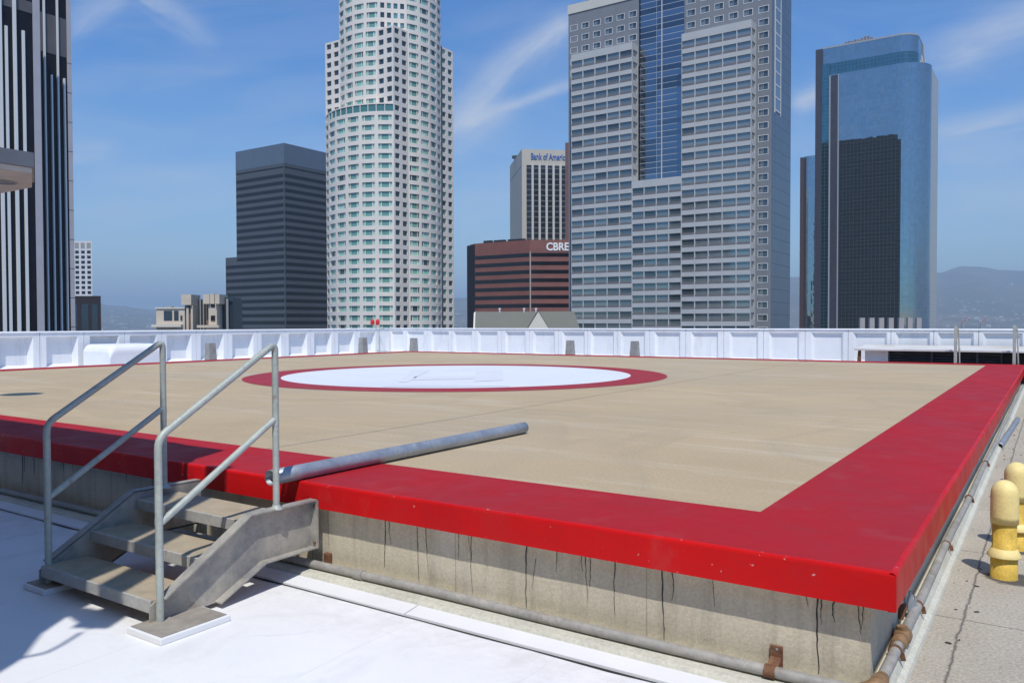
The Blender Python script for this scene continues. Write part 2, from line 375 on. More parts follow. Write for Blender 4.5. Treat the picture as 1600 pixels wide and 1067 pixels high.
M['gas_white'] = mat('white_granite_grid', (.47, .465, .45), .6, var=.05, scale=.2)
M['gas_stone'] = mat('grey_granite', (.20, .205, .215), .55, var=.07, scale=.4)
M['gas_side'] = mat_curtain('steel_side_cladding', (.17, .20, .225), (.12, .14, .16), 3.0, 4.0, .25, .55, .35, 0, cell=.05)
M['gas_sp'] = mat('brown_spandrel', (.17, .15, .145), .5, var=.08, scale=.3)
M['gas_win'] = mat_glass('office_glass', [(.17, .20, .205), (.22, .25, .25), (.11, .13, .135), (.26, .29, .285), (.15, .18, .185), (.19, .22, .225)], .06, .5)
M['gas_blue'] = mat_curtain('blue_bay_glass', (.20, .22, .25), (.42, .44, .47), 12.4, 2.0, .10, .95, .04, .0006, .16, .35)
M['gas_frame'] = mat('white_window_frame', (.58, .58, .58), .5, var=.03)
M['cream'] = mat('cream_parapet', (.58, .55, .48), .7, var=.05, scale=.2)
M['twin_glass'] = mat_curtain('blue_mirror_glass', (.37, .40, .41), (.10, .125, .155), 1.9, 2.0, .055, .95, .02, .0003, cell=.06)
M['twin_teal'] = mat_curtain('teal_mirror_band', (.10, .22, .24), (.10, .16, .18), 1.9, 2.0, .10, .9, .05, .001, cell=.08)
M['twin_dark'] = mat('dark_purple_granite', (.055, .050, .062), .35, var=.15, scale=.3)
M['twin_side'] = mat_curtain('pale_side_grid', (.34, .36, .36), (.50, .49, .45), 1.8, 2.0, .7, .3, .3, 0, cell=.15)
M['twin_white'] = mat('white_metal_strip', (.34, .36, .38), .4, var=.03)
M['twin_brown'] = mat('brown_granite', (.075, .042, .038), .5, var=.1)
M['cb_red'] = mat('red_granite', (.23, .088, .066), .6, var=.10, scale=.25, var2=(.19, .072, .056))
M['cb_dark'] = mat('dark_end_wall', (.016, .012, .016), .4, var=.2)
M['cb_win'] = mat('dark_ribbon_glass', (.010, .006, .007), .15, var=.3, scale=.2, spec=.4)
M['white_letters'] = mat('white_sign_letters', (.85, .85, .86), .5, var=.02)
M['blue_letters'] = mat('blue_sign_letters', (.045, .13, .36), .5, var=.05)
M['bo_wall'] = mat('beige_panels', (.52, .465, .375), .8, var=.04, scale=.15, stretch=(1, 1, .3))
M['bo_win'] = mat_curtain('bronze_strip_glass', (.035, .033, .038), (.10, .095, .09), 30, 4.0, .01, .6, .1, 0, 1.0, .3)
M['olive'] = mat('olive_copper_roof', (.125, .127, .10), .65, var=.05, scale=.3)
M['gable'] = mat('cream_stucco', (.68, .62, .52), .8, var=.03)
M['lt_dark'] = mat('black_granite', (.012, .009, .012), .3, var=.3, scale=.3, spec=.2)
M['lt_grey'] = mat('grey_granite_panel', (.115, .105, .105), .5, var=.12, scale=.5)
M['lt_fin'] = mat('white_fin', (.74, .75, .74), .55, var=.03)
M['lt_pier'] = mat('pale_stone_pier', (.46, .44, .46), .6, var=.05, scale=.4)
M['tan'] = mat('tan_stucco', (.60, .51, .40), .8, var=.06, scale=.2)
M['tan_d'] = mat('brown_stucco', (.22, .14, .09), .8, var=.15, scale=.2)
M['grid_white'] = mat('white_grid_concrete', (.62, .61, .61), .8, var=.04, scale=.2)
M['dk_win'] = mat('dark_window_glass', (.02, .022, .028), .12, var=.3, scale=.2)
M['brownblk'] = mat('dark_brown_cladding', (.028, .018, .018), .5, var=.2)
M['bluewin'] = mat('blue_grey_glass', (.05, .075, .10), .1, .5, var=.1)
M['finconc'] = mat('pinkish_concrete', (.36, .33, .32), .8, var=.06, scale=.3)
M['brick'] = mat('reddish_brick', (.20, .10, .08), .8, var=.1, scale=.3)
M['offtower'] = mat_curtain('dark_office_cladding', (.020, .020, .022), (.075, .072, .07), 6.0, 4.0, .25, .0, .6, 0, 1.1, .3)
M['crane'] = mat('red_white_crane_paint', (.34, .17, .15), .6, var=.1)

# ------------------------------------------------------------------ rooftop ground
PZ = .60; PX0, PY1 = -19.92, 19.66; BW = .802
b = MB()
b.box(-23.6, -.12, -14, 22.6, -.6, 0)
struct('roof', b, M['roof'])
b = MB(); b.box(-.12, 7.0, -14, 22.6, -.6, .0)
struct('walkway', b, M['walk'])

# ------------------------------------------------------------------ helipad
pad = thing('helipad', (PX0/2, PY1/2, 0), 'raised tan rooftop helipad with red painted edge and white touchdown circle ringed in red', 'helipad')
b = MB(); b.box(PX0+.012, -.012, .012, PY1-.012, .442, PZ); build('deck', b, M['deck'], pad)
def ringpiece(polys, z):
    b = MB()
    for pl in polys: b.add([(x, y, z) for x, y in pl], [(0, 1, 2, 3)])
    return b
W = BW
Q = .011
b = ringpiece([[(PX0+Q, Q), (-Q, Q), (-W, W), (PX0+W, W)], [(-Q, Q), (-Q, PY1-Q), (-W, PY1-W), (-W, W)],
               [(-Q, PY1-Q), (PX0+Q, PY1-Q), (PX0+W, PY1-W), (-W, PY1-W)], [(PX0+Q, PY1-Q), (PX0+Q, Q), (PX0+W, W), (PX0+W, PY1-W)]], PZ+.004)
build('border', b, M['redtop'], pad)
# painted edge: rounded arris and face, slightly uneven
def edge_strip(p, q, nrm):
    b = MB(); p = Vector(p); q = Vector(q); nrm = Vector(nrm); dd = (q-p).normalized()*.0035; p = p-dd; q = q+dd; L = (q-p).length; n = int(L/.12)
    prof = [(-.022, PZ+.0062), (-.010, PZ+.0056), (-.001, PZ+.0005), (.003, PZ-.010), (.004, .52), (.003, .443), (-.03, .440)]
    vs = []
    for i in range(n+1):
        t = i/n; c = p.lerp(q, t); j = random.uniform(-1, 1)*.0012 if 0 < i < n else 0
        for (o, z) in prof: vs.append(c+nrm*(o+j)+Vector((0, 0, z + (random.uniform(-1, 1)*.0009 if z > .55 else 0))))
    k = len(prof)
    b.add(vs, [(i*k+m, i*k+m+1, (i+1)*k+m+1, (i+1)*k+m) for i in range(n) for m in range(k-1)], False)
    return b
build('edge_face', edge_strip((PX0, 0, 0), (0, 0, 0), (0, -1, 0)), M['redface'], pad)
build('edge_face', edge_strip((0, 0, 0), (0, PY1, 0), (1, 0, 0)), M['redface'], pad)
build('edge_face', edge_strip((0, PY1, 0), (PX0, PY1, 0), (0, 1, 0)), M['redface'], pad)
build('edge_face', edge_strip((PX0, PY1, 0), (PX0, 0, 0), (-1, 0, 0)), M['redface'], pad)
CU, CV, R1, R2 = -9.60, 9.47, 4.216, 3.503
def annulus(r0, r1, z, n=160):
    b = MB(); v = []
    for j in range(n):
        a = 2*math.pi*j/n
        v += [(CU+r0*math.cos(a), CV+r0*math.sin(a), z), (CU+r1*math.cos(a), CV+r1*math.sin(a), z)]
    b.add(v, [(2*j, 2*j+1, (2*j+3) % (2*n), (2*j+2) % (2*n)) for j in range(n)]); return b
build('touchdown_ring', annulus(R2, R1, PZ+.004), M['redmark'], pad)
b = MB(); b.add([(CU+R2*math.cos(2*math.pi*j/160), CV+R2*math.sin(2*math.pi*j/160), PZ+.004) for j in range(160)], [tuple(range(160))])
build('touchdown_disc', b, M['whitemark'], pad)
b = MB()
def ghost(pts): b.add([tuple(atz(x, y, PZ+.008)) for x, y in pts], [tuple(range(len(pts)))])
ghost([(622, 597), (636, 597), (672, 578), (646, 577)]); ghost([(744, 579), (786, 578), (786, 594), (740, 596)])
ghost([(650, 588), (742, 587.5), (741, 592), (640, 593.5)])
ghost([(600, 602.8), (797, 602.2), (797, 603.4), (598, 604)])
build('faded_numeral', b, M['ghost'], pad)
WY, WX = .085, -.11
b = MB(); b.box(PX0+.1, WX, WY, PY1-.1, -.01, .441); wall = build('support_wall', b, M['conc'], pad)
drips = [(822.6, 861, 956, 4), (838, 872, 921, 1.5), (871, 868, 893, 2), (908, 876, 892, 2), (914.5, 878, 938, 2), (923, 880, 917, 2.5), (960, 884, 963, 2.5),
         (1034, 895, 1008, 3.5), (1051, 899, 937, 2.5), (1114, 910, 947, 1.5), (1260, 932, 948, 2), (1277, 936, 1052, 4), (1284, 938, 975, 3), (1305, 940, 972, 4), (1342, 946, 990, 2.5),
         (1350, 948, 984, 2), (512.5, 804, 858, 1.6), (602.5, 821, 886, 3), (607, 823, 850, 2), (652.5, 830, 922, 2.6), (666, 833, 893, 2), (716, 841, 874, 1.5), (730, 846, 862, 1.5), (737, 846, 927, 2.6)]
for (px, y0, y1, w) in drips:
    p = aty(px, y0, WY); q = aty(px+random.uniform(-2, 3), y1, WY); d = (p-CAM).dot(F3)
    b = MB(); hw = w*.36*d/FPX; n = 14; vs = []; x = p.x
    for i in range(n+1):
        t = i/n; z = .441*(1-t)+q.z*t if p.z > .36 else p.z*(1-t)+q.z*t
        x += random.uniform(-1, 1)*.0035 + (q.x-p.x)/n
        h = hw*(1-.65*t)*random.uniform(.6, 1.25)
        vs += [(x-h, WY-.0025, z), (x+h, WY-.0025, z)]
    b.add(vs, [(2*i, 2*i+1, 2*i+3, 2*i+2) for i in range(n)]); build('tar_drip', b, M['tar'], pad)
for _ in range(26):   # further along the wall, left of and beyond the stairs
    x0 = random.uniform(-12, -4.6); b = MB(); n = 8; x = x0; vs = []; L = random.choice((.1, .18, .3)); hw = random.uniform(.003, .008)
    for i in range(n+1):
        z = .441-L*i/n; x += random.uniform(-1, 1)*.003; vs += [(x-hw*(1-.6*i/n), WY-.0025, z), (x+hw*(1-.6*i/n), WY-.0025, z)]
    b.add(vs, [(2*i, 2*i+1, 2*i+3, 2*i+2) for i in range(n)]); build('tar_drip', b, M['tar'], pad)

# curb under the wall, painted lip and flashing along the near side
cb = thing('flashing_curb', (-8, -.1, 0), 'low curb with white painted flashing strip at the foot of the near helipad wall', 'curb')
b = MB(); b.extr([(-20.6, .084, 0), (-20.6, .084, .046), (-20.6, .02, .052), (-20.6, -.10, .046), (-20.6, -.125, .02), (-20.6, -.125, 0)], (20.52, 0, 0)); build('ledge', b, M['curb'], cb, .004)
b = MB(); x = -20.6
while x < -.35:
    x2 = min(x+random.uniform(2.2, 2.9), -.3); o = random.uniform(-.004, .004)
    b.extr([(x+.004, -.127, 0), (x+.004, -.127, .030), (x+.004, -.20+o, .020), (x+.004, -.245+o, .016), (x+.004, -.245+o, .0)], (x2-x-.008, 0, 0)); x = x2
build('flashing', b, M['whitepaint'], cb)
b = MB(); vs = []; n = 90
for i in range(n+1):
    x = -20.5+20.2*i/n; w = .005+.006*max(0, math.sin(i*1.7)+math.sin(i*.61)); vs += [(x, -.246, .004), (x, -.246-w-.004, .004)]
b.add(vs, [(2*i+1, 2*i+3, 2*i+2, 2*i) for i in range(n)]); build('sealant_line', b, M['tar'], cb)

# conduit along the near wall, with clamps
cd = thing('wall_conduit', (-2, -.03, 0), 'grey conduit lying on the curb along the near helipad wall, held by a rusty strap', 'conduit')
b = MB(); pts = [(-20 + i*.7, -.02+.004*math.sin(i*1.3), .081+.003*math.sin(i*2.1)) for i in range(28)] + [(-.9, -.02, .08), (-.3, -.018, .083), (-.06, -.016, .087)]
b.tube(pts, .026, 12); build('pipe', b, M['conduit'], cd)
for px in (1213, ):
    p = aty(px, 1030, WY-.01); b = MB(); b.box(p.x-.028, p.x+.028, WY-.014, WY+.01, .07, .165); b.beam((p.x, -.052, .075), (p.x, WY-.005, .112), .05, .012)
    b.tube([(p.x-.024, -.02, .081), (p.x+.024, -.02, .081)], .031, 12); st = build('strap', b, M['rust'], cd)
    b = MB(); b.tube([(p.x+.004, WY-.016, .152), (p.x+.004, WY-.010, .152)], .006, 8); build('bolt', b, M['galvpipe'], st)
for x in (-3.06, -8.1, -10.4):
    b = MB(); b.tube([(x-.035, -.02, .081), (x+.035, -.02, .081)], .033, 12); build('coupling', b, M['conduit'], cd)
b = MB(); p = aty(515, 880, WY); b.box(p.x-.026, p.x+.026, WY-.03, WY+.01, .045, .135); b.box(p.x-.018, p.x+.03, WY-.05, WY-.03, .045, .06)
one('wall_bracket', b, M['rust'], 'small rusty steel bracket on the pad wall beside the stairs', 'bracket', bevel=.003)

# curb and pipework along the right side
rc = thing('side_curb', (-.06, 9, 0), 'pale concrete curb running along the right side of the helipad under the pipe', 'curb')
b = MB(); b.extr([(-.112, -1.2, 0), (-.112, -1.2, .085), (-.055, -1.2, .085), (-.035, -1.2, .035), (-.01, -1.2, .02), (-.002, -1.2, 0)], (0, 21.3, 0)); build('ledge', b, M['curb'], rc, .003)
rp = thing('side_conduit', (-.06, .4, .1), 'pipe run with rusty couplings and an elbow along the right foot of the helipad', 'conduit')
b = MB(); b.tube([(-.066+.004*math.sin(i*1.1), .02+i*.65, .112+.004*math.sin(i*1.7)) for i in range(31)], .025, 12); build('pipe', b, M['conduit'], rp)
b = MB(); b.tube([(-.13, -.016, .088), (-.105, -.012, .095), (-.085, .0, .102), (-.072, .02, .108), (-.068, .05, .111), (-.066, .11, .112)], [.030, .036, .038, .038, .036, .030], 14); build('elbow', b, M['brass'], rp)
b = MB()
b.tube([(-.066, .52, .112), (-.066, .545, .112), (-.066, .55, .112), (-.066, .60, .112)], [.031, .031, .036, .036], 14)
b.tube([(-.066, .62, .112), (-.066, .65, .112), (-.066, .70, .112), (-.066, .72, .112)], [.034, .043, .043, .034], 14)
b.tube([(-.066, .66, .112), (-.066, .66, .165)], [.028, .026], 12)
build('coupling', b, M['brass'], rp)
b = MB(); b.tube([(-.10, .84, .135), (-.092, .86, .19), (-.085, .88, .20)], [.014, .022, .012], 10); build('valve_knob', b, M['rust'], rp)
for y in (.45, 1.18, 2.62, 4.4, 6.5):
    b = MB(); b.tube([(-.066, y-.012, .112), (-.066, y+.012, .112)], .031, 12); b.beam((-.038, y, .112), (-.03, y, .075), .022, .008, (0, 1, 0)); build('clamp', b, M['rust'], rp)
b = MB()
for k in range(7): b.tube([(-.085+.006*k, 1.02+.012*k, .02), (-.088+.004*k, 1.03+.01*k, .20+.03*math.sin(k))], .006, 6)
one('cable_bundle', b, M['galvpipe'], 'bundle of thin grey cables rising behind the pipe under the helipad edge', 'cables')
# ------------------------------------------------------------------ stairs
XL, XR = -4.68, -3.45
stp = thing('metal_stairs', ((XL+XR)/2, -.6, 0), 'short weathered steel stairs with three gritted treads and pipe handrails up to the helipad', 'stairs')
def stringer(x, sgn):
    prof = [(-1.155, .03), (-1.155, .125), (-1.10, .160), (-.525, .505), (-.01, .50), (-.01, .185), (-.42, .185), (-.75, .03)]
    b = MB(); b.extr([(x, y, z) for y, z in prof], (.012, 0, 0))
    w = .055*sgn
    for (p, q) in (((-1.10, .160), (-.525, .505)), ((-.525, .505), (-.01, .50)), ((-.01, .190), (-.42, .190)), ((-.42, .190), (-.75, .035))):
        a = Vector((x+.006+w/2, *p)); e = Vector((x+.006+w/2, *q)); b.beam(a, e, abs(w)+.012, .010, (0, -.5, .87))
    if sgn > 0: b.box(x+.012, x+.075, -.018, -.008, .186, .498)
    return b
XW_ = XR-.062
sr = build('stringer', stringer(XW_, 1), M['stringer'], stp)
b = MB()
for z in (.22, .46): b.tube([(XW_+.05, -.026, z), (XW_+.05, -.018, z)], .011, 6)
build('bolt', b, M['rust'], sr)
sl = build('stringer', stringer(XL-.012, -1), M['stringer'], stp)
for i, (z, y0, y1) in enumerate(((.150, -1.150, -.86), (.300, -.835, -.545), (.450, -.520, -.20))):
    b = MB(); b.box(XL+.004, XW_-.003, y0+.016, y1, z-.01, z); t = build('tread', b, M['tread'], stp)
    b = MB(); b.box(XL+.003, XW_-.002, y0, y0+.014, z-.066, z+.003); b.box(XL+.003, XW_-.002, y1-.012, y1-.004, z-.05, z-.012); build('nosing', b, M['nose'], t, .003)
def arc_pts(a, b_, c, r=.05, n=5):
    a, b_, c = Vector(a), Vector(b_), Vector(c); d1 = (a-b_).normalized(); d2 = (c-b_).normalized()
    p0 = b_+d1*r; p1 = b_+d2*r
    return [p0.lerp(b_, t).lerp(b_.lerp(p1, t), t) for t in [i/n for i in range(n+1)]]
def rail(x, yl, yh, base_z, x2):
    y0, y1 = -1.112, -.318
    hr = build('handrail', (lambda b: (b.tube([(x, y0, .03), (x, y0, .9)]+arc_pts((x, y0, .9), (x, y0, 1.035), (x, y1, 1.53), .06) + arc_pts((x, y0, 1.035), (x, y1, 1.53), (x, y1, 1.0), .05)+[(x, y1, 1.0), (x, y1, base_z)], .0208, 14), b)[1])(MB()), M['galvrail'], stp)
    b = MB(); b.tube([(x, y0+.012, .575), (x, y1-.012, 1.055)], .0198, 14); build('mid_rail', b, M['galvrail'], hr)
    b = MB(); b.tube([(x, y0, .565), (x, y0, .60)], .0222, 12); build('weld', b, M['galvrail'], hr)
    b = MB(); b.tube([(x, y1, 1.02), (x, y1, 1.06)], .0222, 12); build('weld', b, M['galvrail'], hr)
    b = MB(); b.lathe(x, y1, [(.045, .498), (.045, .507), (.026, .512), (.024, .53)], 14); build('weld_collar', b, M['galvrail'], hr)
rail(XR-.026, 0, 0, .50, 0); rail(XL+.022, 0, 0, .50, 0)
for (x0, x1, ya, yb) in ((-3.56, -3.25, -1.255, -.83), (-4.80, -4.54, -1.20, -.84)):
    b = MB(); b.box(x0, x1, ya, yb, 0, .036); f = build('footing', b, M['whitepaint'], stp, .006)
    b = MB(); vs = []
    b.box(x0+.015, x1-.015, ya+.015, yb-.015, .03, .040); build('mortar_bed', b, M['footing'], f)

# loose pipe lying on the pad
b = MB(); a = Vector((-3.66, -.215, PZ+.057)); e = Vector((-3.645, 2.78, PZ+.057))
seg = 28; ro, ri = .051, .045
def hollow(b, a, e, ro, ri, seg):
    d = (e-a).normalized(); u = d.cross(Vector((0, 0, 1))).normalized(); w = u.cross(d)
    ringv = lambda p, r: [p+(u*math.cos(2*math.pi*j/seg)+w*math.sin(2*math.pi*j/seg))*r for j in range(seg)]
    n = 12; rings = [ringv(a.lerp(e, i/n), ro) for i in range(n+1)]+[ringv(a.lerp(e, 1-i/n), ri) for i in range(n+1)]
    v = [q for r in rings for q in r]; k = len(rings)
    b.add(v, [(i*seg+j, ((i+1) % k)*seg+j, ((i+1) % k)*seg+(j+1) % seg, i*seg+(j+1) % seg) for i in range(k) for j in range(seg)], True)
hollow(b, a, e, ro, ri, seg)
one('loose_pipe', b, M['galvpipe'], 'long galvanised steel pipe lying loose on the helipad edge beside the handrail', 'pipe')

b = MB(); hollow(b, atz(1562, 697, .04), atz(1590, 655, .04), .038, .032, 18)
one('pipe_offcut', b, M['galvpipe'], 'short grey pipe lying on the walkway beyond the yellow vents', 'pipe')


b = MB(); rnd = random.Random(11)
for _ in range(120):
    x = .02+abs(rnd.gauss(0, .22)); y = rnd.uniform(.1, 12)
    if rnd.random() < .35: x, y = rnd.gauss(.12, .07), rnd.uniform(5, 9)
    q = rnd.uniform(.004, .014)*(1.5 if rnd.random() < .12 else 1); a = rnd.uniform(0, 3.14); e = Vector((math.cos(a), math.sin(a), 0))*q; f = Vector((-e.y, e.x, 0))*.5; c = Vector((max(.015, x), y, .002)); h = Vector((0, 0, q*.35))
    b.add([c-e-f, c+e-f*.6, c+e*.7+f, c-e*.8+f, c-e*.5+h, c+e*.5+h], [(0, 1, 5, 4), (1, 2, 5), (2, 3, 4, 5), (3, 0, 4)])
tag(build('grit', b, M['tar']), 'dark grit and paint flakes scattered on the walkway concrete', 'debris', kind='stuff')

# ------------------------------------------------------------------ yellow vents
def vent(x, y, label):
    t = thing('vent_pipe', (x, y, 0), label, 'vent pipe', 'yellow vent pipes beside the helipad')
    b = MB(); b.lathe(x, y, [(.080, .0), (.0775, .006), (.0775, .155), (.070, .157), (.070, .42)]); build('stem', b, M['yellow_d'], t)
    b = MB(); b.lathe(x, y, [(.078, .138), (.098, .138), (.100, .143), (.086, .168), (.0745, .190), (.071, .192)]); build('storm_collar', b, M['yellow_l'], t)
    b = MB(); r = .080
    b.lathe(x, y, [(.076, .36), (r, .352), (r+.001, .40), (r, .54)]+[(r*math.cos(a), .54+.092*math.sin(a)) for a in [i*math.pi/2/7 for i in range(1, 7)]]+[(.003, .632)]); build('cap', b, M['yellow_l'], t)
    return t
vent(.285, 2.42, 'yellow capped vent pipe nearer the camera, in front of the other yellow vent')
vent(.325, 3.24, 'yellow capped vent pipe half hidden behind the nearer yellow vent')
p = atz(1602, 800, 0)
b = MB(); b.tube([(p.x+.03, p.y, 0), (p.x+.03, p.y, .34)], .05, 16); b.tube([(p.x+.03, p.y, .30), (p.x+.03, p.y, .37)], .058, 16)
one('standpipe', b, M['maroon'], 'dark maroon standpipe at the right edge behind the yellow vents', 'pipe')

# ------------------------------------------------------------------ parapets
XW, YW, ZT = -22.8, 21.86, 1.45
def coffer_wall(name, label, origin, ud, nd, L, bays, hw, dep, zb, zt, inset):
    """wall face along ud from origin; nd = inward normal; each coffered bay is a panel of its own"""
    o = Vector(origin); u = Vector(ud); n = Vector(nd)
    t = thing(name, o+u*L/2, label, 'parapet wall')
    P = lambda s, d, z: o+u*s+n*d+U3*z
    edges = sorted(bays); bounds = [0]+[(edges[i]+edges[i+1])/2 for i in range(len(edges)-1)]+[L]
    back = MB(); v0 = P(0, -.32, 0); v1 = P(L, -.32, 0)
    back.extr([P(0, -.32, 0), P(L, -.32, 0), P(L, -.32, ZT-.03), P(0, -.32, ZT-.03)], n*(.32-dep-.012)); build('wall_core', back, M['parapet'], t)
    for i, c in enumerate(edges):
        s0, s1 = bounds[i]+.006, bounds[i+1]-.006; b = MB(); h = min(hw, (s1-s0)/2-.1)
        ao, bo = c-h, c+h; ai, bi = ao+inset, bo-inset
        q = lambda *p: b.quad(*[P(*x) for x in p])
        fz = ZT-.035
        q((s0, 0, 0), (ao, 0, 0), (ao, 0, fz), (s0, 0, fz)); q((bo, 0, 0), (s1, 0, 0), (s1, 0, fz), (bo, 0, fz))
        q((ao, 0, 0), (bo, 0, 0), (bo, 0, zb), (ao, 0, zb)); q((ao, 0, zt), (bo, 0, zt), (bo, 0, fz), (ao, 0, fz))
        zi0, zi1 = zb+.07, zt-.03
        q((ao, 0, zb), (bo, 0, zb), (bi, -dep, zi0), (ai, -dep, zi0)); q((ao, 0, zt), (ai, -dep, zi1), (bi, -dep, zi1), (bo, 0, zt))
        q((ao, 0, zb), (ai, -dep, zi0), (ai, -dep, zi1), (ao, 0, zt)); q((bo, 0, zb), (bo, 0, zt), (bi, -dep, zi1), (bi, -dep, zi0))
        q((ai, -dep, zi0), (bi, -dep, zi0), (bi, -dep, zi1), (ai, -dep, zi1))
        q((s0, 0, 0), (s0, 0, fz), (s0, -dep-.01, fz), (s0, -dep-.01, 0)); q((s1, 0, 0), (s1, -dep-.01, 0), (s1, -dep-.01, fz), (s1, 0, fz))
        build('coffer_panel', b, M['parapet'], t)
    b = MB(); b.extr([P(0, -.36, ZT-.034), P(0, .025, ZT-.034), P(0, .03, ZT-.02), P(0, .02, ZT), P(0, -.36, ZT+.01)], u*L); build('coping', b, M['parapet'], t, .004)
    return t
lb = [7.015-1.229*k for k in range(1, 12)]+[7.015+1.229*k for k in range(12)]
coffer_wall('parapet_wall', 'white coffered parapet wall along the left side of the roof, behind the white duct hood', (XW, YW, 0), (0, -1, 0), (1, 0, 0), YW+7.5, [YW-y for y in lb], .44, .17, .46, 1.315, .09)
bb = [-22.4, -21.4, -20.1, -18.93, -17.71, -16.43, -15.15, -13.9, -12.73, -11.55, -10.27, -8.97, -7.67, -6.41, -5.13, -3.93, -2.80, -1.72, -.6, .62, 1.85, 3.1, 4.3]
coffer_wall('parapet_wall', 'bright white coffered parapet wall across the far side of the roof below the towers', (XW+.005, YW, 0), (1, 0, 0), (0, -1, 0), 28, [x-XW-.005 for x in bb], .46, .075, .46, 1.345, .075)

# concrete stubs round the pad
def stub(x, y, dx, dy, h, label):
    b = MB(); w = .17
    if dy: v = [(x-w, y-w*.6), (x+w, y-w*.6), (x+w, y+w*1.1), (x-w, y+w*1.1)]; tp = [(x-w*.62, y-w*.3), (x+w*.62, y-w*.3), (x+w*.62, y+w*.9), (x-w*.62, y+w*.9)]
    else: v = [(x-w*1.1, y-w), (x+w*.6, y-w), (x+w*.6, y+w), (x-w*1.1, y+w)]; tp = [(x-w*.9, y-w*.7), (x+w*.3, y-w*.7), (x+w*.3, y+w*.7), (x-w*.9, y+w*.7)]
    b.prism(v, 0, h, tp); one('concrete_stub', b, M['stub'], label, 'concrete stub', 'grey concrete stubs around the helipad', .01)
stub(-21.0, 11.83, 1, 0, 1.07, 'grey concrete stub left of the pad, nearest the camera beside the handrails')
stub(-21.0, 18.45, 1, 0, 1.13, 'grey concrete stub just left of the roof corner with the red lamps')
stub(-20.35, 20.5, 0, 1, 1.08, 'grey tapered concrete stub just right of the roof corner')
stub(-13.28, 20.5, 0, 1, 1.055, 'grey tapered concrete stub on the far side, in front of the gabled green roof')
stub(-10.85, 20.5, 0, 1, 1.055, 'grey tapered concrete stub on the far side below the tall grey office tower')

# white duct hood
b = MB(); y0, y1, x0, x1 = 8.73, 10.3, -22.6, -21.2
pr = [(x0, 0), (x1, 0)]+[(x1-.22+.22*math.cos(a), .86+.22*math.sin(a)) for a in [i*math.pi/2/6 for i in range(7)]]+[(x0, 1.08)]
n = len(pr)
# rounded along its length at the near end as well
ys = [y0, y0+.03, y0+.1, y0+.2, y1]; zs = [-.2, -.11, -.035, 0, 0]
vs = []
for yy, zo in zip(ys, zs): vs += [(x, yy, max(0, z+(zo if z > .3 else 0))) for x, z in pr]
b.add(vs, [(i*n+j, (i+1)*n+j, (i+1)*n+(j+1) % n, i*n+(j+1) % n) for i in range(len(ys)-1) for j in range(n)], False)
b.add(vs[:n], [tuple(range(n))]); b.add(vs[-n:], [tuple(reversed(range(n)))])
one('duct_hood', b, M['whitepaint'], 'low white rounded duct hood between the helipad and the left parapet', 'duct hood', bevel=.02)

# obstruction light in the corner
ol = thing('obstruction_light', (-22.3, 20.3, 0), 'twin red obstruction lamps on a pole in the roof corner', 'warning light')
q = atd(586, 500, 33.6); ox, oy = q.x, q.y
b = MB(); b.tube([(ox, oy, 0), (ox, oy, 1.62)], .05, 12); build('pole', b, M['galvrail'], ol)
b = MB(); b.tube([(ox+.22, oy, 0), (ox+.22, oy, 1.35), (ox+.24, oy, 1.42), (ox+.5, oy, 1.44)], .02, 8); b.tube([(ox+.05, oy, .55), (ox+.22, oy, .52), (ox+.6, oy+.05, .52)], .018, 8); b.box(ox-.07, ox+.07, oy-.07, oy+.07, 1.3, 1.5); build('conduit', b, M['galvrail'], ol)
b = MB(); b.tube([tuple(Vector((ox, oy, 1.6))-R3*.14), tuple(Vector((ox, oy, 1.6))+R3*.14)], .03, 8); build('bracket', b, M['galvrail'], ol)
for s in (-1, 1):
    c = Vector((ox, oy, 0))+R3*.11*s; b = MB(); b.lathe(c.x, c.y, [(.06, 1.60), (.08, 1.63), (.085, 1.70), (.075, 1.78), (.04, 1.83), (.005, 1.84)], 14); build('lamp', b, M['redlight'], ol)

# low louvred enclosure at the far right
sh = thing('louvre_enclosure', (0, 20.8, 0), 'low white roofed equipment enclosure with dark louvres at the far right', 'equipment enclosure')
YS = 20.35
b = MB(); b.extr([(-4.02, YS-.28, .875), (-4.02, YS-.28, .93), (-4.02, YS+1.3, 1.0), (-4.02, YS+1.3, .92)], (8.5, 0, 0)); build('roof', b, M['shedroof'], sh, .006)
b = MB(); b.box(-3.80, -3.22, YS+.06, YS+.12, 0, .872); b.box(-3.26, -3.20, YS-.02, YS+.1, 0, .873); build('end_panel', b, M['whitepaint'], sh)
b = MB(); b.box(-3.9, 4.4, YS+.9, YS+1.0, 0, .90); build('back_wall', b, M['louvre'], sh)
b = MB(); b.extr([(-4.0, YS-.25, 0), (-3.93, YS-.2, .872), (-3.86, YS-.2, .872), (-3.86, YS-.2, 0)], (0, .05, 0)); build('side_post', b, M['rust'], sh)
x = -3.19
for w, op in ((1.05, 0), (1.05, 0), (.55, 0), (.75, 1), (.62, 0), (.9, 1), (1.1, 0), (1.1, 0), (1.1, 1)):
    b = MB()
    if not op:
        for k in range(10): b.extr([(x+.03, YS+.02, .04+.083*k), (x+.03, YS+.10, .10+.083*k), (x+.03, YS+.105, .095+.083*k), (x+.03, YS+.025, .035+.083*k)], (w-.06, 0, 0))
        b.box(x, x+.03, YS, YS+.12, 0, .872); b.box(x+w-.03, x+w, YS, YS+.12, 0, .872); build('louvre_panel', b, M['louvre'], sh)
    else:
        b.box(x+.02, x+w-.02, YS+.2, YS+.24, 0, .872); build('open_bay_shade', b, M['black'], sh)  # black sheet stands for the shade inside the open bay
    x += w
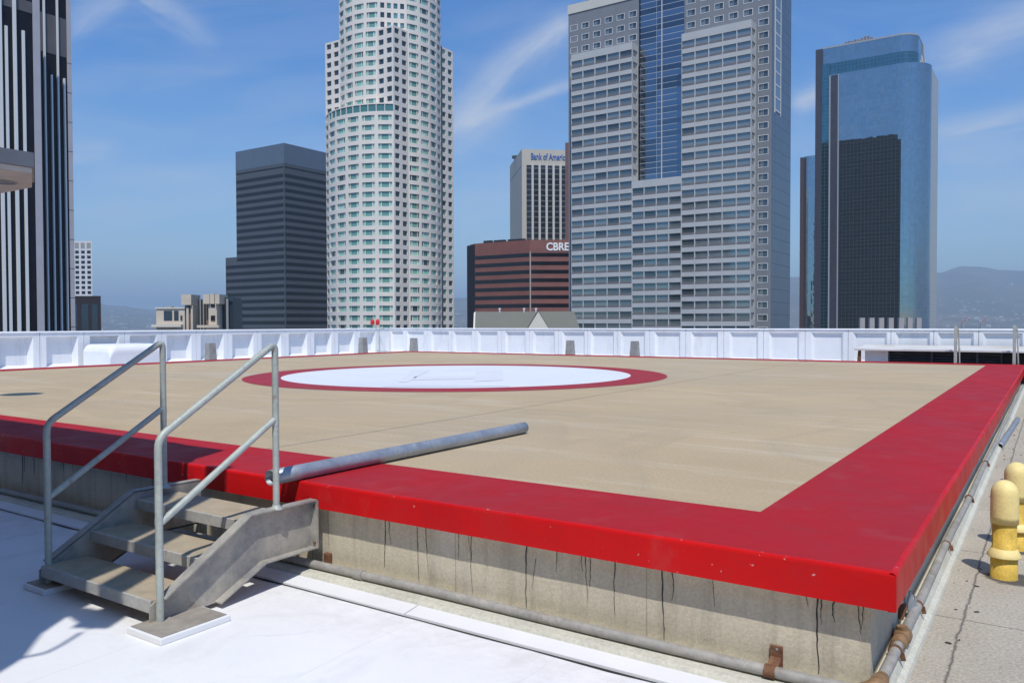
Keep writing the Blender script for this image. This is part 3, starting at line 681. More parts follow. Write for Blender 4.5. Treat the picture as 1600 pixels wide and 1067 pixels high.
def chan(x, label, twin):
    t = thing('channel_post', (x, 19.9, 0), label, 'post', 'galvanised posts behind the helipad')
    b = MB(); b.box(x-.035, x+.035, 19.72, 19.74, .2, 1.57); b.box(x-.035, x-.029, 19.74, 19.78, .2, 1.57); b.box(x+.029, x+.035, 19.74, 19.78, .2, 1.57); build('channel', b, M['galvrail'], t)
    b = MB(); b.beam((x+.05, 19.80, 1.50), (x+.10, 19.95, .2), .03, .04, (0, 1, 0)); b.box(x+.035, x+.06, 19.76, 19.80, 1.45, 1.5); build('brace', b, M['galvrail'], t)
    if twin:
        b = MB(); b.box(x+.075, x+.10, 19.80, 19.83, .2, 1.0); build('stub_channel', b, M['galvrail'], t)
chan(-1.53, 'pale galvanised channel post in front of the louvred enclosure, left one of two', True)
chan(-.255, 'pale galvanised channel post near the far right corner of the pad, right one of two', False)

# ------------------------------------------------------------------ penthouse off to the left: its eave shows and unseen added parts shade the stairs
ph = thing('penthouse', (-9, -3, 0), 'concrete rooftop penthouse with projecting canopy at the left, plus unseen parts added to shade the stairs', 'penthouse')
def camz(px, py, zrel): return atz(px, py, CZ+zrel)
zs = 1.0
A_ = camz(50, 271, zs); C_ = camz(50, 293, zs)
poly = [(A_.x, -9), (A_.x, A_.y), (C_.x, C_.y), (-13, C_.y), (-13, -9)]
b = MB(); b.prism(poly, CZ+zs, CZ+zs+.035); b2 = build('canopy', b, M['soffit'], ph)
b = MB(); cx = sum(p[0] for p in poly)/5
poly2 = [(A_.x+.012, -9.012), (A_.x+.012, A_.y+.008), (C_.x+.004, C_.y+.014), (-13.012, C_.y+.012), (-13.012, -9.012)]
b.prism(poly2, CZ+zs+.038, CZ+zs+.135); build('fascia', b, M['fascia'], ph)
b = MB(); ci = camz(4, 284, zs); b.lathe(ci.x, ci.y, [(.09, CZ+zs-.001), (.09, CZ+zs-.008), (.075, CZ+zs-.010), (.07, CZ+zs-.004), (.002, CZ+zs-.003)], 24); build('soffit_lamp', b, M['fascia'], ph)
b = MB(); b.box(-12.6, -6.9, -8.6, -2.0, 0, CZ+zs-.002); build('wall', b, M['parapet'], ph)
b = MB(); b.box(-12.6, 7, -9.2, -6.6, 0, 5.6); build('sky_block_wall', b, M['skyblock'], ph)  # unseen dark wall added behind the camera to block part of the sky
ZR = 4.25
def unshadow(x, y, z0, z): t = z-z0; return (x-LIGHT.x*t, y-LIGHT.y*t)
def up(x, y): return unshadow(x, y, 0, ZR)
# unseen roof added to shade the stairs, outlined from where its shadow falls (coordinates on the white roof)
sh_pts = [(-3.38, -2.25), (-3.66, -1.76), (-3.90, -1.56), (-4.08, -1.30), (-4.20, -1.06), (-4.34, -.68), (-4.56, -.255), (-5.10, .26), (-5.34, .80), (-5.9, .80), (-6.0, .82), (-11.5, .82)]
top = [up(*p) for p in sh_pts]+[(-13.5, up(-11.5, .82)[1]), (-13.5, -8.6), (up(-3.38, -2.25)[0]-.3, -8.6)]
b = MB(); b.prism(top, ZR, ZR+.12); build('shadow_roof', b, M['soffit'], ph)
b = MB(); b.box(-12.3, -7.4, -8.3, -3.6, CZ+zs+.14, ZR-.001); build('upper_wall', b, M['parapet'], ph)
# unseen arm with a cable, added to cast the dark bar on the treads
def upz(x, y, z): return Vector((*unshadow(x, y, 0, z), z))
b = MB(); b.beam(upz(-3.82, -1.30, ZR+.2), upz(-4.74, .34, ZR+.2), .21, .10); b.beam(upz(-3.8, -1.28, ZR+.2), upz(-4.3, -1.2, ZR+.06), .08, .08); build('shadow_arm', b, M['stub'], ph)
b = MB(); pts = [upz(-3.70, -1.72, ZR+.02), upz(-3.66, -1.62, ZR-.02), upz(-3.70, -1.52, ZR+.05), upz(-3.78, -1.38, ZR+.2)]; b.tube(pts, .014, 8); build('cable', b, M['tar'], ph)
b = MB()
for (x, y) in ((-4.06, -1.22), (-4.0, -1.16)): b.tube([upz(x-.12, y-.02, ZR+.15), upz(x+.1, y+.02, ZR+.15)], .022, 8)
build('shadow_rung', b, M['stub'], ph)  # unseen rungs added, placed by where their shadow falls
# unseen dish on a mast, added to cast the dark oval on the deck
so = (atz(1, 616.5, PZ)+atz(66, 615, PZ))/2; zl = 6.6; fp = Vector((*unshadow(so.x, so.y, PZ, zl), zl))
fl = thing('shadow_dish_mast', (fp.x-.5, -2.6, ZR+.12), 'unseen dish on a bent mast, added to cast the oval shadow on the deck', 'shadow caster')
b = MB(); b.lathe(fp.x, fp.y, [(.005, zl+.14), (.12, zl+.12), (.26, zl+.03), (.29, zl), (.27, zl-.01), (.005, zl+.02)], 24); build('dish', b, M['fascia'], fl)
b = MB(); b.tube([(fp.x-.5, -3.2, ZR+.12), (fp.x-.5, -3.2, zl+.3), (fp.x-.4, -2.9, zl+.6), (fp.x, fp.y, zl+.1)], .012, 8); build('mast', b, M['galvrail'], fl)

# ------------------------------------------------------------------ towers
GROUND = -110.0
class Facade:
    def __init__(s): s.wall = MB(); s.wins = {}; s.trim = MB()
    def cell(s, P, z0, z1, a, b, wz0, wz1, dep=.35, k=1, kind='window', mull=(), mw=.25):
        """P(t) -> (x, y, nx, ny); opening from t=a..b and z=wz0..wz1 in a cell"""
        def pt(t, d, z):
            x, y, nx, ny = P(t); return (x-nx*d, y-ny*d, z)
        w = s.wall
        def strip(t0, t1, zl, zh, n=1):
            for i in range(n):
                u0 = t0+(t1-t0)*i/n; u1 = t0+(t1-t0)*(i+1)/n
                if zh-zl > 1e-4 and u1-u0 > 1e-6: w.quad(pt(u0, 0, zl), pt(u1, 0, zl), pt(u1, 0, zh), pt(u0, 0, zh))
        strip(0, a, z0, z1); strip(b, 1, z0, z1); strip(a, b, z0, wz0, k); strip(a, b, wz1, z1, k)
        w.quad(pt(a, 0, wz0), pt(a, dep, wz0), pt(a, dep, wz1), pt(a, 0, wz1)); w.quad(pt(b, 0, wz0), pt(b, 0, wz1), pt(b, dep, wz1), pt(b, dep, wz0))
        q = MB()
        for i in range(k):
            u0 = a+(b-a)*i/k; u1 = a+(b-a)*(i+1)/k
            w.quad(pt(u0, 0, wz0), pt(u1, 0, wz0), pt(u1, dep, wz0), pt(u0, dep, wz0)); w.quad(pt(u0, 0, wz1), pt(u0, dep, wz1), pt(u1, dep, wz1), pt(u1, 0, wz1))
        cuts = [a]+[a+(b-a)*m for m in mull]+[b]
        hm = mw/2
        for i in range(len(cuts)-1):
            u0 = cuts[i]; u1 = cuts[i+1]; kk = max(1, round(k*(u1-u0)/(b-a)))
            vs = []
            for j in range(kk+1):
                u = u0+(u1-u0)*j/kk; vs += [pt(u, dep, wz0), pt(u, dep, wz1)]
            q.add(vs, [(2*j, 2*j+2, 2*j+3, 2*j+1) for j in range(kk)])
        for m in cuts[1:-1]:
            L = math.dist(P(0)[:2], P(1)[:2]); e = hm/L
            w.quad(pt(m-e, dep-.2, wz0), pt(m+e, dep-.2, wz0), pt(m+e, dep-.2, wz1), pt(m-e, dep-.2, wz1))
        cen = Vector(pt((a+b)/2, 0, (wz0+wz1)/2)); x, y, nx, ny = P((a+b)/2)
        area = 0
        c4 = [proj(pt(a, 0, wz0)), proj(pt(b, 0, wz0)), proj(pt(b, 0, wz1)), proj(pt(a, 0, wz1))]
        if all(c4) and (CAM-cen).dot(Vector((nx, ny, 0))) > 0:
            area = abs(sum(c4[i][0]*c4[(i+1) % 4][1]-c4[(i+1) % 4][0]*c4[i][1] for i in range(4)))/2
            pc = proj(cen)
            if not (0 < pc[0] < 1600 and 0 < pc[1] < 512): area = 0
        s.wins.setdefault(kind, []).append((area, q))
    def finish(s, parent, wallmat, mats, wallname='wall', names=None, limit=98):
        build(wallname, s.wall, wallmat, parent)
        for kind, lst in s.wins.items():
            lst.sort(key=lambda t: -t[0]); m = mats[kind]; nm = kind
            for ar, q in lst[:limit]: build(nm, q, m, parent)
            rest = MB()
            for ar, q in lst[limit:]: rest.add(q.v, q.f)
            if rest.v: tag(build(nm+'_field', rest, m, parent), kind='stuff')
def line(p, q):
    p = Vector(p[:2]); q = Vector(q[:2]); d = (q-p).normalized(); n = (d.y, -d.x)
    return lambda t: (p.x+(q.x-p.x)*t, p.y+(q.y-p.y)*t, n[0], n[1])
def arcf(c, r, a0, a1):
    def f(t):
        a = a0+(a1-a0)*t; return (c[0]+r*math.cos(a), c[1]+r*math.sin(a), math.cos(a), math.sin(a))
    return f
def sub(P, t0, t1): return lambda t: P(t0+(t1-t0)*t)
def textmesh(body, size, ext, bold=0.0):
    cu = bpy.data.curves.new('lettering', 'FONT'); cu.body = body; cu.size = size; cu.extrude = ext; cu.offset = bold; cu.resolution_u = 3
    ob = bpy.data.objects.new('lettering', cu); COL.objects.link(ob)
    dg = bpy.context.evaluated_depsgraph_get(); me = bpy.data.meshes.new_from_object(ob.evaluated_get(dg))
    bpy.data.objects.remove(ob); bpy.data.curves.remove(cu); return me
def lettering(body, size, ext, origin, ux, parent, m, bold=0.0, xs=1.0):
    me = textmesh(body, size, ext, bold); me.transform(Matrix.Diagonal((xs, 1, 1, 1))); u = Vector(ux).normalized(); n = u.cross(U3)
    mx = Matrix((( u.x, 0, n.x, 0), (u.y, 0, n.y, 0), (0, 1, 0, 0), (0, 0, 0, 1)))
    me.transform(mx); me.transform(Matrix.Translation(Vector(origin)-wloc(parent)))
    me.materials.clear(); me.materials.append(m)
    o = bpy.data.objects.new('sign_lettering', me); COL.objects.link(o); o.parent = parent
    return o

# ---- round pale tower
def round_tower():
    N = atd(617, 505, 336); S2 = 40.0; N = Vector((N.x, N.y))
    c = N+Vector((-S2/2, S2/2)); h = S2/2; r = 22.8
    t = thing('round_office_tower', (c.x, c.y, GROUND), 'tall pale granite tower with rounded bays and teal windows', 'office tower')
    fh = 4.0; zc = lambda px, py: atd(px, py, 336).z
    z_low = zc(616, 163); z_mid = zc(617, 43)
    F = Facade()
    # corners of the square: N=(+h,-h), L=(-h,-h), E=(+h,+h), B=(-h,+h) relative to c
    cn = {'N': c+Vector((h, -h)), 'L': c+Vector((-h, -h)), 'E': c+Vector((h, h)), 'B': c+Vector((-h, h))}
    al = math.asin(math.sqrt(r*r-h*h)/r); half = math.sqrt(r*r-h*h)
    faces = [('L', 'N', -math.pi/2), ('N', 'E', 0), ('E', 'B', math.pi/2), ('B', 'L', math.pi)]
    zbase = -6.0
    nlow = int((z_low-zbase)/fh); zl = [z_low-2.2-fh*i for i in range(nlow+1)]
    def floors(z0, z1):
        n = max(1, round((z1-z0)/fh)); d = (z1-z0)/n
        return [(z0+d*i, z0+d*(i+1)) for i in range(n)]
    def mid_face(p, q, ang, z0, z1):
        P = line(p, q); L = S2; fl = (h-half)/L
        A = arcf(c, r, ang-al, ang+al)
        for (a, b_) in floors(z0, z1):
            hh = b_-a
            for (t0, t1) in ((0, fl), (1-fl, 1)):
                for k in range(2):
                    G = sub(P, t0+(t1-t0)*k/2, t0+(t1-t0)*(k+1)/2); F.cell(G, a, b_, .19, .81, a+.24*hh, a+.80*hh, .45, 1, 'window')
            for k in range(4):
                G = sub(A, k/4, (k+1)/4); F.cell(G, a, b_, .11, .89, a+.24*hh, a+.82*hh, .45, 3, 'bay_window', (.2, .8), .3)
    def big_bay(p, q, ang, z0, z1):
        ch = S2/2; bet = math.radians(40); rr = ch/math.sin(bet); m = (Vector(p)+Vector(q))/2; nrm = Vector((math.cos(ang), math.sin(ang)))
        cc = m-nrm*(rr*math.cos(bet)); A = arcf(cc, rr, ang-bet, ang+bet)
        for (a, b_) in floors(z0, z1-4.2):
            hh = b_-a
            for k in range(6): F.cell(sub(A, k/6, (k+1)/6), a, b_, .11, .89, a+.24*hh, a+.82*hh, .5, 3, 'bay_window', (.2, .8), .3)
        for k in range(12): F.cell(sub(A, k/12, (k+1)/12), z1-4.2, z1, .04, .96, z1-3.4, z1-.5, .3, 2, 'band_window')
        cap = [tuple(A(i/24)[:2]) for i in range(25)]; F.wall.add([(x, y, z1) for x, y in cap], [tuple(range(25))])
    for (pn, qn, ang) in faces:
        p, q = cn[pn], cn[qn]
        if pn in ('L', 'E'): big_bay(p, q, ang, zbase, z_low); mid_face(p, q, ang, z_low, z_mid)
        else: mid_face(p, q, ang, zbase, z_mid)
    F.wall.add([(*cn[k], z_mid) for k in 'LNEB'], [(0, 1, 2, 3)])
    z_top = z_mid+36; ac = math.radians(31)
    for (pn, qn, ang) in faces:
        A = arcf(c, r, ang-ac, ang+ac); corner = ang+math.pi/4; vp = c+Vector((math.cos(corner), math.sin(corner)))*(h*1.10)
        e = A(1); A2 = arcf(c, r, ang+math.pi/2-ac, ang+math.pi/2+ac); s0 = A2(0)
        for (a, b_) in floors(z_mid, z_top):
            hh = b_-a
            for k in range(4): F.cell(sub(A, k/4, (k+1)/4), a, b_, .11, .89, a+.24*hh, a+.82*hh, .45, 3, 'bay_window', (.2, .8), .3)
            for (u, v) in (((e[0], e[1]), vp), (vp, (s0[0], s0[1]))):
                P = line(u, v)
                for k in range(2): F.cell(sub(P, k/2, (k+1)/2), a, b_, .2, .8, a+.24*hh, a+.80*hh, .4, 1, 'window')
    cap = [tuple(arcf(c, r-.5, 0, 2*math.pi)(i/40)[:2]) for i in range(40)]; F.wall.add([(x, y, z_top) for x, y in cap], [tuple(range(40))])
    F.finish(t, M['us_wall'], {'window': M['us_win'], 'bay_window': M['us_bay'], 'band_window': M['us_band']})
    b = MB(); b.prism([tuple(cn[k]) for k in 'LNEB'], GROUND, zbase); build('base', b, M['us_wall'], t)
    # dark strip painted for the shadow down the right face
    P = line(cn['N'], cn['E']); x, y, nx, ny = P(.5+half/S2+.006); b = MB(); b.box(x-.6, x+.05, y-.1, y+1.0, zbase, z_mid); build('shadow_strip', b, M['slate'], t)
round_tower()

# ---- slate tower with ribbons
def slate_tower():
    Cn = atd(446, 505, 440); x0 = aty(371, 505, Cn.y).x; xl = aty(353.5, 505, Cn.y).x; ztop = atd(446, 225, 440).z; zw = aty(354, 403, Cn.y).z
    t = thing('ribbon_tower', (Cn.x-20, Cn.y+20, GROUND), 'dark slate tower striped with black ribbon windows and a stepped left side', 'office tower')
    b = MB(); b.box(x0, Cn.x, Cn.y, Cn.y+52, GROUND, ztop-.1); b.box(xl, x0+.05, Cn.y+.03, Cn.y+40, GROUND, zw); build('wall', b, M['slate'], t)
    zm = atd(446, 256, 440).z; b = MB(); b.box(x0-.06, Cn.x+.06, Cn.y-.06, Cn.y+52.06, zm, ztop); build('mechanical_band', b, M['slate_top'], t)
    z = zm-1.6; i = 0
    while z > -4:
        h = 1.95 if i > 0 else .9
        b = MB(); b.box(x0+.1, Cn.x-.5, Cn.y-.04, Cn.y+.3, z-h, z); build('window_band', b, M['slate_win'], t)
        b = MB(); b.box(Cn.x-.3, Cn.x+.04, Cn.y+.5, Cn.y+51.5, z-h, z); build('window_band', b, M['slate_win'], t)
        if z < zw-1:
            b = MB(); b.box(xl+.3, x0-.1, Cn.y-.012, Cn.y+.3, z-h, z); build('window_band', b, M['slate_win'], t)
        z -= 4.0; i += 1
slate_tower()

# ---- big grey tower with white grid blocks and a blue glass bay
def grid_tower():
    Y0 = 246.0; ST = 5.0; Y1 = Y0+ST
    X = lambda px, Y=Y0: aty(px, 300, Y).x
    Z = lambda px, py, Y=Y0: aty(px, py, Y).z
    t = thing('gridded_office_tower', (X(1030), Y1+20, GROUND), 'huge grey office tower with white window grids around a blue glass bay', 'office tower')
    xl, xa, xb, xr = X(892.5), X(987.5), X(1064.5), X(1173)
    xsl = aty(888.5, 300, Y1).x; xsr = aty(1205, 300, Y1).x; xg0 = aty(998.5, 200, Y1).x; xg1 = aty(1069, 200, Y1).x
    zA = Z(987, 66); zB = Z(1172, 31); zC = Z(1030, 279); zT = aty(889, 12, Y1).z; fh = 4.0
    F = Facade()
    def block(x0, x1, n, ztop, zbot, zref):
        P = line((x0, Y0), (x1, Y0)); z = ztop-2.0; first = True
        F.wall.quad((x0, Y0, ztop-2), (x1, Y0, ztop-2), (x1, Y0, ztop), (x0, Y0, ztop))
        while z > zbot+.5:
            for k in range(n):
                F.cell(sub(P, k/n, (k+1)/n), z-fh, z, .035, .965, z-2.25, z-.42, .4, 1, 'window', (), .2)
            z -= fh
        return z
    zr = zB
    z_end = block(xb, xr, 5, zB, -8, zB)
    block(xl, xa, 5, zA, -8, zB)
    block(xa, xb, 4, zC, -8, zB)
    # returns, tops
    for (x, z) in ((xa, zA), (xr, zB)):
        P = line((x, Y0), (x, Y1)); zz = z-2; F.wall.quad((x, Y0, zz), (x, Y1, zz), (x, Y1, z), (x, Y0, z))
        while zz > (zC if x == xa else -8):
            F.cell(P, zz-fh, zz, .18, .82, zz-2.35, zz-.25, .35, 1, 'window', (.33, .66), .3); zz -= fh
    F.wall.quad((xb, Y0, zC), (xb, Y0, zB), (xb, Y1, zB), (xb, Y1, zC))
    F.wall.quad((xl, Y0, -8), (xl, Y0, zA), (xl, Y1, zA), (xl, Y1, -8))
    for (a, b_, z) in ((xl, xa, zA), (xb, xr, zB), (xa, xb, zC)): F.wall.quad((a, Y0, z), (b_, Y0, z), (b_, Y1, z), (a, Y1, z))
    F.finish(t, M['gas_white'], {'window': M['gas_win']}, 'grid_wall')
    # brown spandrel strips under the windows, standing 3 mm into the white wall
    b = MB()
    def sp(x0, x1, n, ztop):
        z = ztop-2.0; w = (x1-x0)/n
        while z > -4:
            for k in range(n): b.box(x0+w*(k+.035), x0+w*(k+.965), Y0-.02, Y0+.1, z-2.95, z-2.26)
            z -= fh
    sp(xb, xr, 5, zB); sp(xl, xa, 5, zA); sp(xa, xb, 4, zC); tag(build('spandrel_field', b, M['gas_sp'], t), kind='stuff')
    # stone body
    G = Facade(); dp = atx(1234.5, 300, aty(1205, 300, Y1).x).y-Y1-.03
    rows = []; z = zB-2.0+fh*12
    while z > -6: rows.append(z); z -= fh
    def stone(x0, x1, n, zmin, zmax, dx=0):
        P = line((x0, Y1), (x1, Y1))
        for z in rows:
            if z > zmax+.1 or z-fh < zmin-.1: continue
            for k in range(n): G.cell(sub(P, k/n, (k+1)/n), z-fh, z, .22, .78, z-2.75, z-.95, .25, 1, 'stone_window', (.5,), .22)
    zc_rows = [z for z in rows if z < zT-3.2]
    zmx = zc_rows[0]
    def zfloor(zv): return min(rows, key=lambda q: abs(q-zv))
    stone(xsl, xg0, 6, zfloor(zA-3)-fh, zmx); stone(xg1, aty(1180, 200, Y1).x, 5, zfloor(zB-3)-fh, zmx)
    stone(aty(1180, 200, Y1).x, xsr, 1, -8, zmx)
    G.wall.quad((xsl, Y1, zmx), (xg0, Y1, zmx), (xg0, Y1, zT), (xsl, Y1, zT)); G.wall.quad((xg1, Y1, zmx), (xsr, Y1, zmx), (xsr, Y1, zT), (xg1, Y1, zT))
    G.wall.quad((xsl, Y1+.02, -8), (xl+2, Y1+.02, -8), (xl+2, Y1+.02, zmx), (xsl, Y1+.02, zmx))
    G.wall.quad((xsl, Y1, -8), (xsl, Y1, zT), (xsl, Y1+dp, zT), (xsl, Y1+dp, -8)); bk = MB(); bk.box(xsl, xsr, Y1+dp, Y1+dp+.4, -8, CZ+137.45); build('back_wall', bk, M['offtower'], t); bk2 = MB(); xq = aty(1228, 300, Y1+42).x; bk2.box(-150, xq, Y1+dp+.4, Y1+42, -8, CZ+137.5); build('back_wall', bk2, M['offtower'], t)  # hidden back, widened and raised to fill the reflection in the mirror tower
    G.wall.quad((xsl, Y1, zT), (xsr, Y1, zT), (xsr, Y1+dp, zT), (xsl, Y1+dp, zT))
    fr = MB()
    for kind in G.wins:
        for ar, q in G.wins[kind]:
            xs = [v[0] for v in q.v]; zz = [v[2] for v in q.v]; x0, x1, z0, z1 = min(xs), max(xs), min(zz), max(zz); e = .2
            for bx in ((x0-e, x0, z0-e, z1+e), (x1, x1+e, z0-e, z1+e), (x0, x1, z1, z1+e), (x0, x1, z0-e, z0)): fr.box(bx[0], bx[1], Y1-.06, Y1+.1, bx[2], bx[3])
    G.finish(t, M['gas_stone'], {'stone_window': M['gas_win']}, 'stone_wall')
    tag(build('window_frame_field', fr, M['gas_frame'], t), kind='stuff')
    b = MB(); b.box(xsl-.2, xg0+.1, Y1-.25, Y1+2, zT-2.6, zT+.6); build('parapet_band', b, M['cream'], t)
    b = MB(); b.box(xsl+6, xg0, Y1+3, Y1+20, zT+.6, zT+5); build('roof_plant', b, M['tan_d'], t)
    # blue bay, bowed
    b = MB(); n = 10; vs = []
    for i in range(n+1):
        u = i/n; x = xg0+(xg1-xg0)*u; y = Y1+.6-.0*math.sin(math.pi*u); vs += [(x, y, zC-1), (x, y, zT-.05)]
    b.add(vs, [(2*i, 2*i+2, 2*i+3, 2*i+1) for i in range(n)]); b.box(xg0, xg1, Y1+.7, Y1+dp-.1, zC-1, zT-.05); build('blue_glass_bay', b, M['gas_blue'], t)
    b = MB(); xm = (xg0+xg1)/2; b.box(xm-.12, xm+.12, Y1+.3, Y1+.6, zC, zT); build('bay_mullion', b, M['gas_frame'], t)
    # right side
    yb = Y1+dp+.03
    b = MB(); b.box(xsr-1.0, xsr+.02, Y1+.02, yb, -8, zT); build('side_wall', b, M['gas_side'], t)
    y2 = atx(1210, 100, xsr).y; y3 = atx(1219, 100, xsr).y; zz = atx(1215, 175, xsr).z
    b = MB(); b.box(xsr, xsr+.15, y2+.6, y3, zz, zT); build('side_glass_strip', b, M['gas_win'], t)
    b = MB()
    for y in (y2+.1, y3): b.box(xsr, xsr+.25, y, y+.5, zz-1, zT)
    z = zz
    while z < zT: b.box(xsr, xsr+.22, y2+.6, y3, z-.25, z+.25); z += 4
    build('side_strip_frame', b, M['gas_frame'], t)
    b = MB(); b.box(xsl, xsr, Y0+.2, Y1+dp, GROUND, -8.02); build('base', b, M['gas_stone'], t)
grid_tower()

# ---- rounded blue mirror tower and its twin
def rounded(x0, x1, y0, y1, r, n=14, both=False):
    """plan with the corner at (x1, y0) rounded"""
    p = [(x0, y0)]+[(x1-r+r*math.sin(a), y0+r-r*math.cos(a)) for a in [math.pi/2*i/n for i in range(n+1)]]+[(x1, y1), (x0, y1)]
    return p
def mirror_tower():
    Y0 = 470.0; X = lambda px, Y=Y0: aty(px, 300, Y).x; Z = lambda px, py, Y=Y0: aty(px, py, Y).z
    t = thing('rounded_glass_tower', (X(1370), Y0+30, GROUND), 'tall blue mirror glass tower with a rounded corner and teal crown band', 'office tower')
    xa = X(1276); xf = X(1402); D = 500
    # find the radius so that the silhouette reaches px 1453
    r = 12.0
    for _ in range(40):
        m = max(proj((xf+r*math.sin(a), Y0+r-r*math.cos(a), 10))[0] for a in [math.pi/2*i/30 for i in range(31)])
        r += (1453-m)*.12
    xr = xf+r; zb = Z(1402, 100); yb = atx(1465, 300, xr).y
    pl = rounded(xa, xr, Y0, Y0+r+.01, r); b = MB()
    b.prism(pl, GROUND, zb); o = build('glass_body', b, M['twin_glass'], t)
    b = MB(); b.box(xa+2, xr-.05, Y0+r+.011, yb, GROUND, zb-1.0); build('side_wall', b, M['twin_side'], t)
    # crown
    zt = Z(1402, 55.5); rc = r*.72; Yc = Y0+1.0; xc = X(1402, Yc)
    for _ in range(30):
        m = max(proj((xc+rc*math.sin(a), Yc+rc-rc*math.cos(a), zt))[0] for a in [math.pi/2*i/30 for i in range(31)]); rc += (1437-m)*.1
    xcr = xc+rc; zg = Z(1402, 81); pc = rounded(X(1283.5, Yc), xcr, Yc, Y0+r+16, rc); b = MB(); b.prism(pc, zg, zt); build('crown', b, M['twin_glass'], t)
    b = MB(); b.prism([(x+(.05), y-.05) for x, y in pc], zb-.2, zg-.02); build('crown_band', b, M['twin_teal'], t)
    b = MB(); b.prism([(x+(.15 if x > xc else -.15), y-.15) for x, y in pc], zt, zt+.9); build('crown_rim', b, M['twin_white'], t)
    # roof frames behind the crown on the right
    b = MB()
    for k in range(3): b.beam((xcr-3+k*1.6, Y0+r+2+k*4, zt), (xcr+1.0, Y0+r+4+k*5, zb+1), .6, .6)
    build('roof_frame', b, M['cream'], t)
    b = MB(); b.box(X(1318, Yc), X(1362, Yc), Yc+.5, Yc+1.5, zt+.9, zt+1.4)
    for k in range(9): x = X(1318+5*k, Yc); b.box(x, x+1.0, Yc+.5, Yc+1.2, zt+1.4, zt+1.4+[.5, .7, .4, .9, .6, 1.1, 1.6, 1.5, .6][k])
    build('roof_sign_frame', b, M['tan_d'], t)
    # vertical strips on the left end
    xs = [X(v) for v in (1273.5, 1283.5, 1295, 1297.2, 1308.5)]; zl = Z(1280, 76); z2 = Z(1300, 119)
    b = MB(); b.box(xs[0], xs[1], Y0-.4, Y0+28, GROUND, zt-.05); build('dark_strip', b, M['twin_dark'], t)
    b = MB(); b.box(xs[1]+.01, xs[2], Y0-.15, Y0+1, GROUND, zg-.03); build('teal_strip', b, M['twin_teal'], t)
    b = MB(); b.box(xs[2]+.01, xs[3], Y0-.7, Y0+1, GROUND, z2); build('white_strip', b, M['twin_white'], t)
    b = MB(); b.box(xs[3]+.01, xs[4], Y0-.5, Y0+1, GROUND, z2); build('dark_strip', b, M['twin_dark'], t)
    b = MB(); b.box(xs[4]+.01, xs[4]+.5, Y0-.6, Y0+1, GROUND, z2+.3); build('white_strip', b, M['twin_white'], t)
    return Y0, X(1310), X(1405), Z(1405, 222), r
MT = mirror_tower()
def second_twin():
    Y0 = 640.0; X = lambda px, Y=Y0: aty(px, 300, Y).x
    x0, x1 = X(1250.5), X(1300); zt = aty(1262, 244, Y0).z
    t = thing('rounded_glass_tower', (X(1262), Y0+12, GROUND), 'narrow glass tower with a brown edge, half hidden behind the rounded mirror tower', 'office tower')
    r = X(1290)-X(1256)
    pl = [(X(1256), Y0+1)]+[(X(1256)+3+r*math.sin(a)*1.0, Y0+r*.5-r*.5*math.cos(a)) for a in [math.pi/2*i/10 for i in range(11)]]+[(X(1256)+3+r, Y0+40), (X(1256), Y0+40)]
    b = MB(); b.prism(pl, GROUND, zt); build('glass_body', b, M['twin_glass'], t)
    b = MB(); b.box(x0, X(1256)-.01, Y0-1, Y0+30, GROUND, zt-.8); build('brown_edge', b, M['twin_brown'], t)
second_twin()

# ---- red granite building with ribbon windows and white sign
def red_building():
    d0 = 420.0; k = lambda px, y, d: atd(px, y, d)
    zt = k(828, 375, d0).z; A = k(730, 505, 446); B = k(742.5, 505, 440); Cc = k(828.5, 505, d0); E_ = k(915, 505, 421)
    t = thing('red_granite_building', (Cc.x, Cc.y+15, GROUND), 'broad red granite office block with dark ribbon windows and a white rooftop sign', 'office building')
    back = [(E_.x-8, E_.y+35), (A.x+4, A.y+32)]
    b = MB(); b.prism([(B.x, B.y), (Cc.x, Cc.y), (E_.x, E_.y)]+back+[(A.x+.4, A.y+2)], GROUND, zt); build('wall', b, M['cb_red'], t)
    n1 = Vector((Cc.x-B.x, Cc.y-B.y)).normalized()
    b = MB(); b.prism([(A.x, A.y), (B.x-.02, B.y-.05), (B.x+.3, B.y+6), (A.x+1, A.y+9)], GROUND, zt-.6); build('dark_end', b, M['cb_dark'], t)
    z = k(830, 395.5, d0).z
    for i in range(8):
        for (p, q, e0, e1) in ((B, Cc, .1, .4), (Cc, E_, .5, .1)):
            p2 = Vector((p.x, p.y)); q2 = Vector((q.x, q.y)); d = (q2-p2).normalized(); n = Vector((d.y, -d.x))
            a = p2+d*e0+n*.05; e = q2-d*e1+n*.05; b = MB(); b.prism([tuple(a), tuple(e), tuple(e-n*.3), tuple(a-n*.3)], z-2.0, z); build('window_band', b, M['cb_win'], t)
        z -= 4.38
    b = MB(); b.box(Cc.x-.05, Cc.x+.27, Cc.y-.2, Cc.y+.3, -5, k(828, 393, d0).z); build('corner_mullion', b, M['cream'], t)
    b = MB()
    for px in (752, 768, 775, 790, 803): q = k(px, 380, 436-(px-742)*.18); b.box(q.x, q.x+3+px % 3, q.y+2, q.y+4, zt, zt+1.2)
    build('roof_kerb', b, M['cb_dark'], t)
    d = Vector((E_.x-Cc.x, E_.y-Cc.y)).normalized(); s0 = k(853, 391.5, 420.3); e0 = Vector((Cc.x, Cc.y))
    l = (Vector((s0.x, s0.y))-e0).dot(d); o2 = e0+d*l+Vector((d.y, -d.x))*.25
    lettering('CBRE', 5.6, .12, (o2.x, o2.y, s0.z), (d.x, d.y, 0), t, M['white_letters'], .16, .90)
red_building()

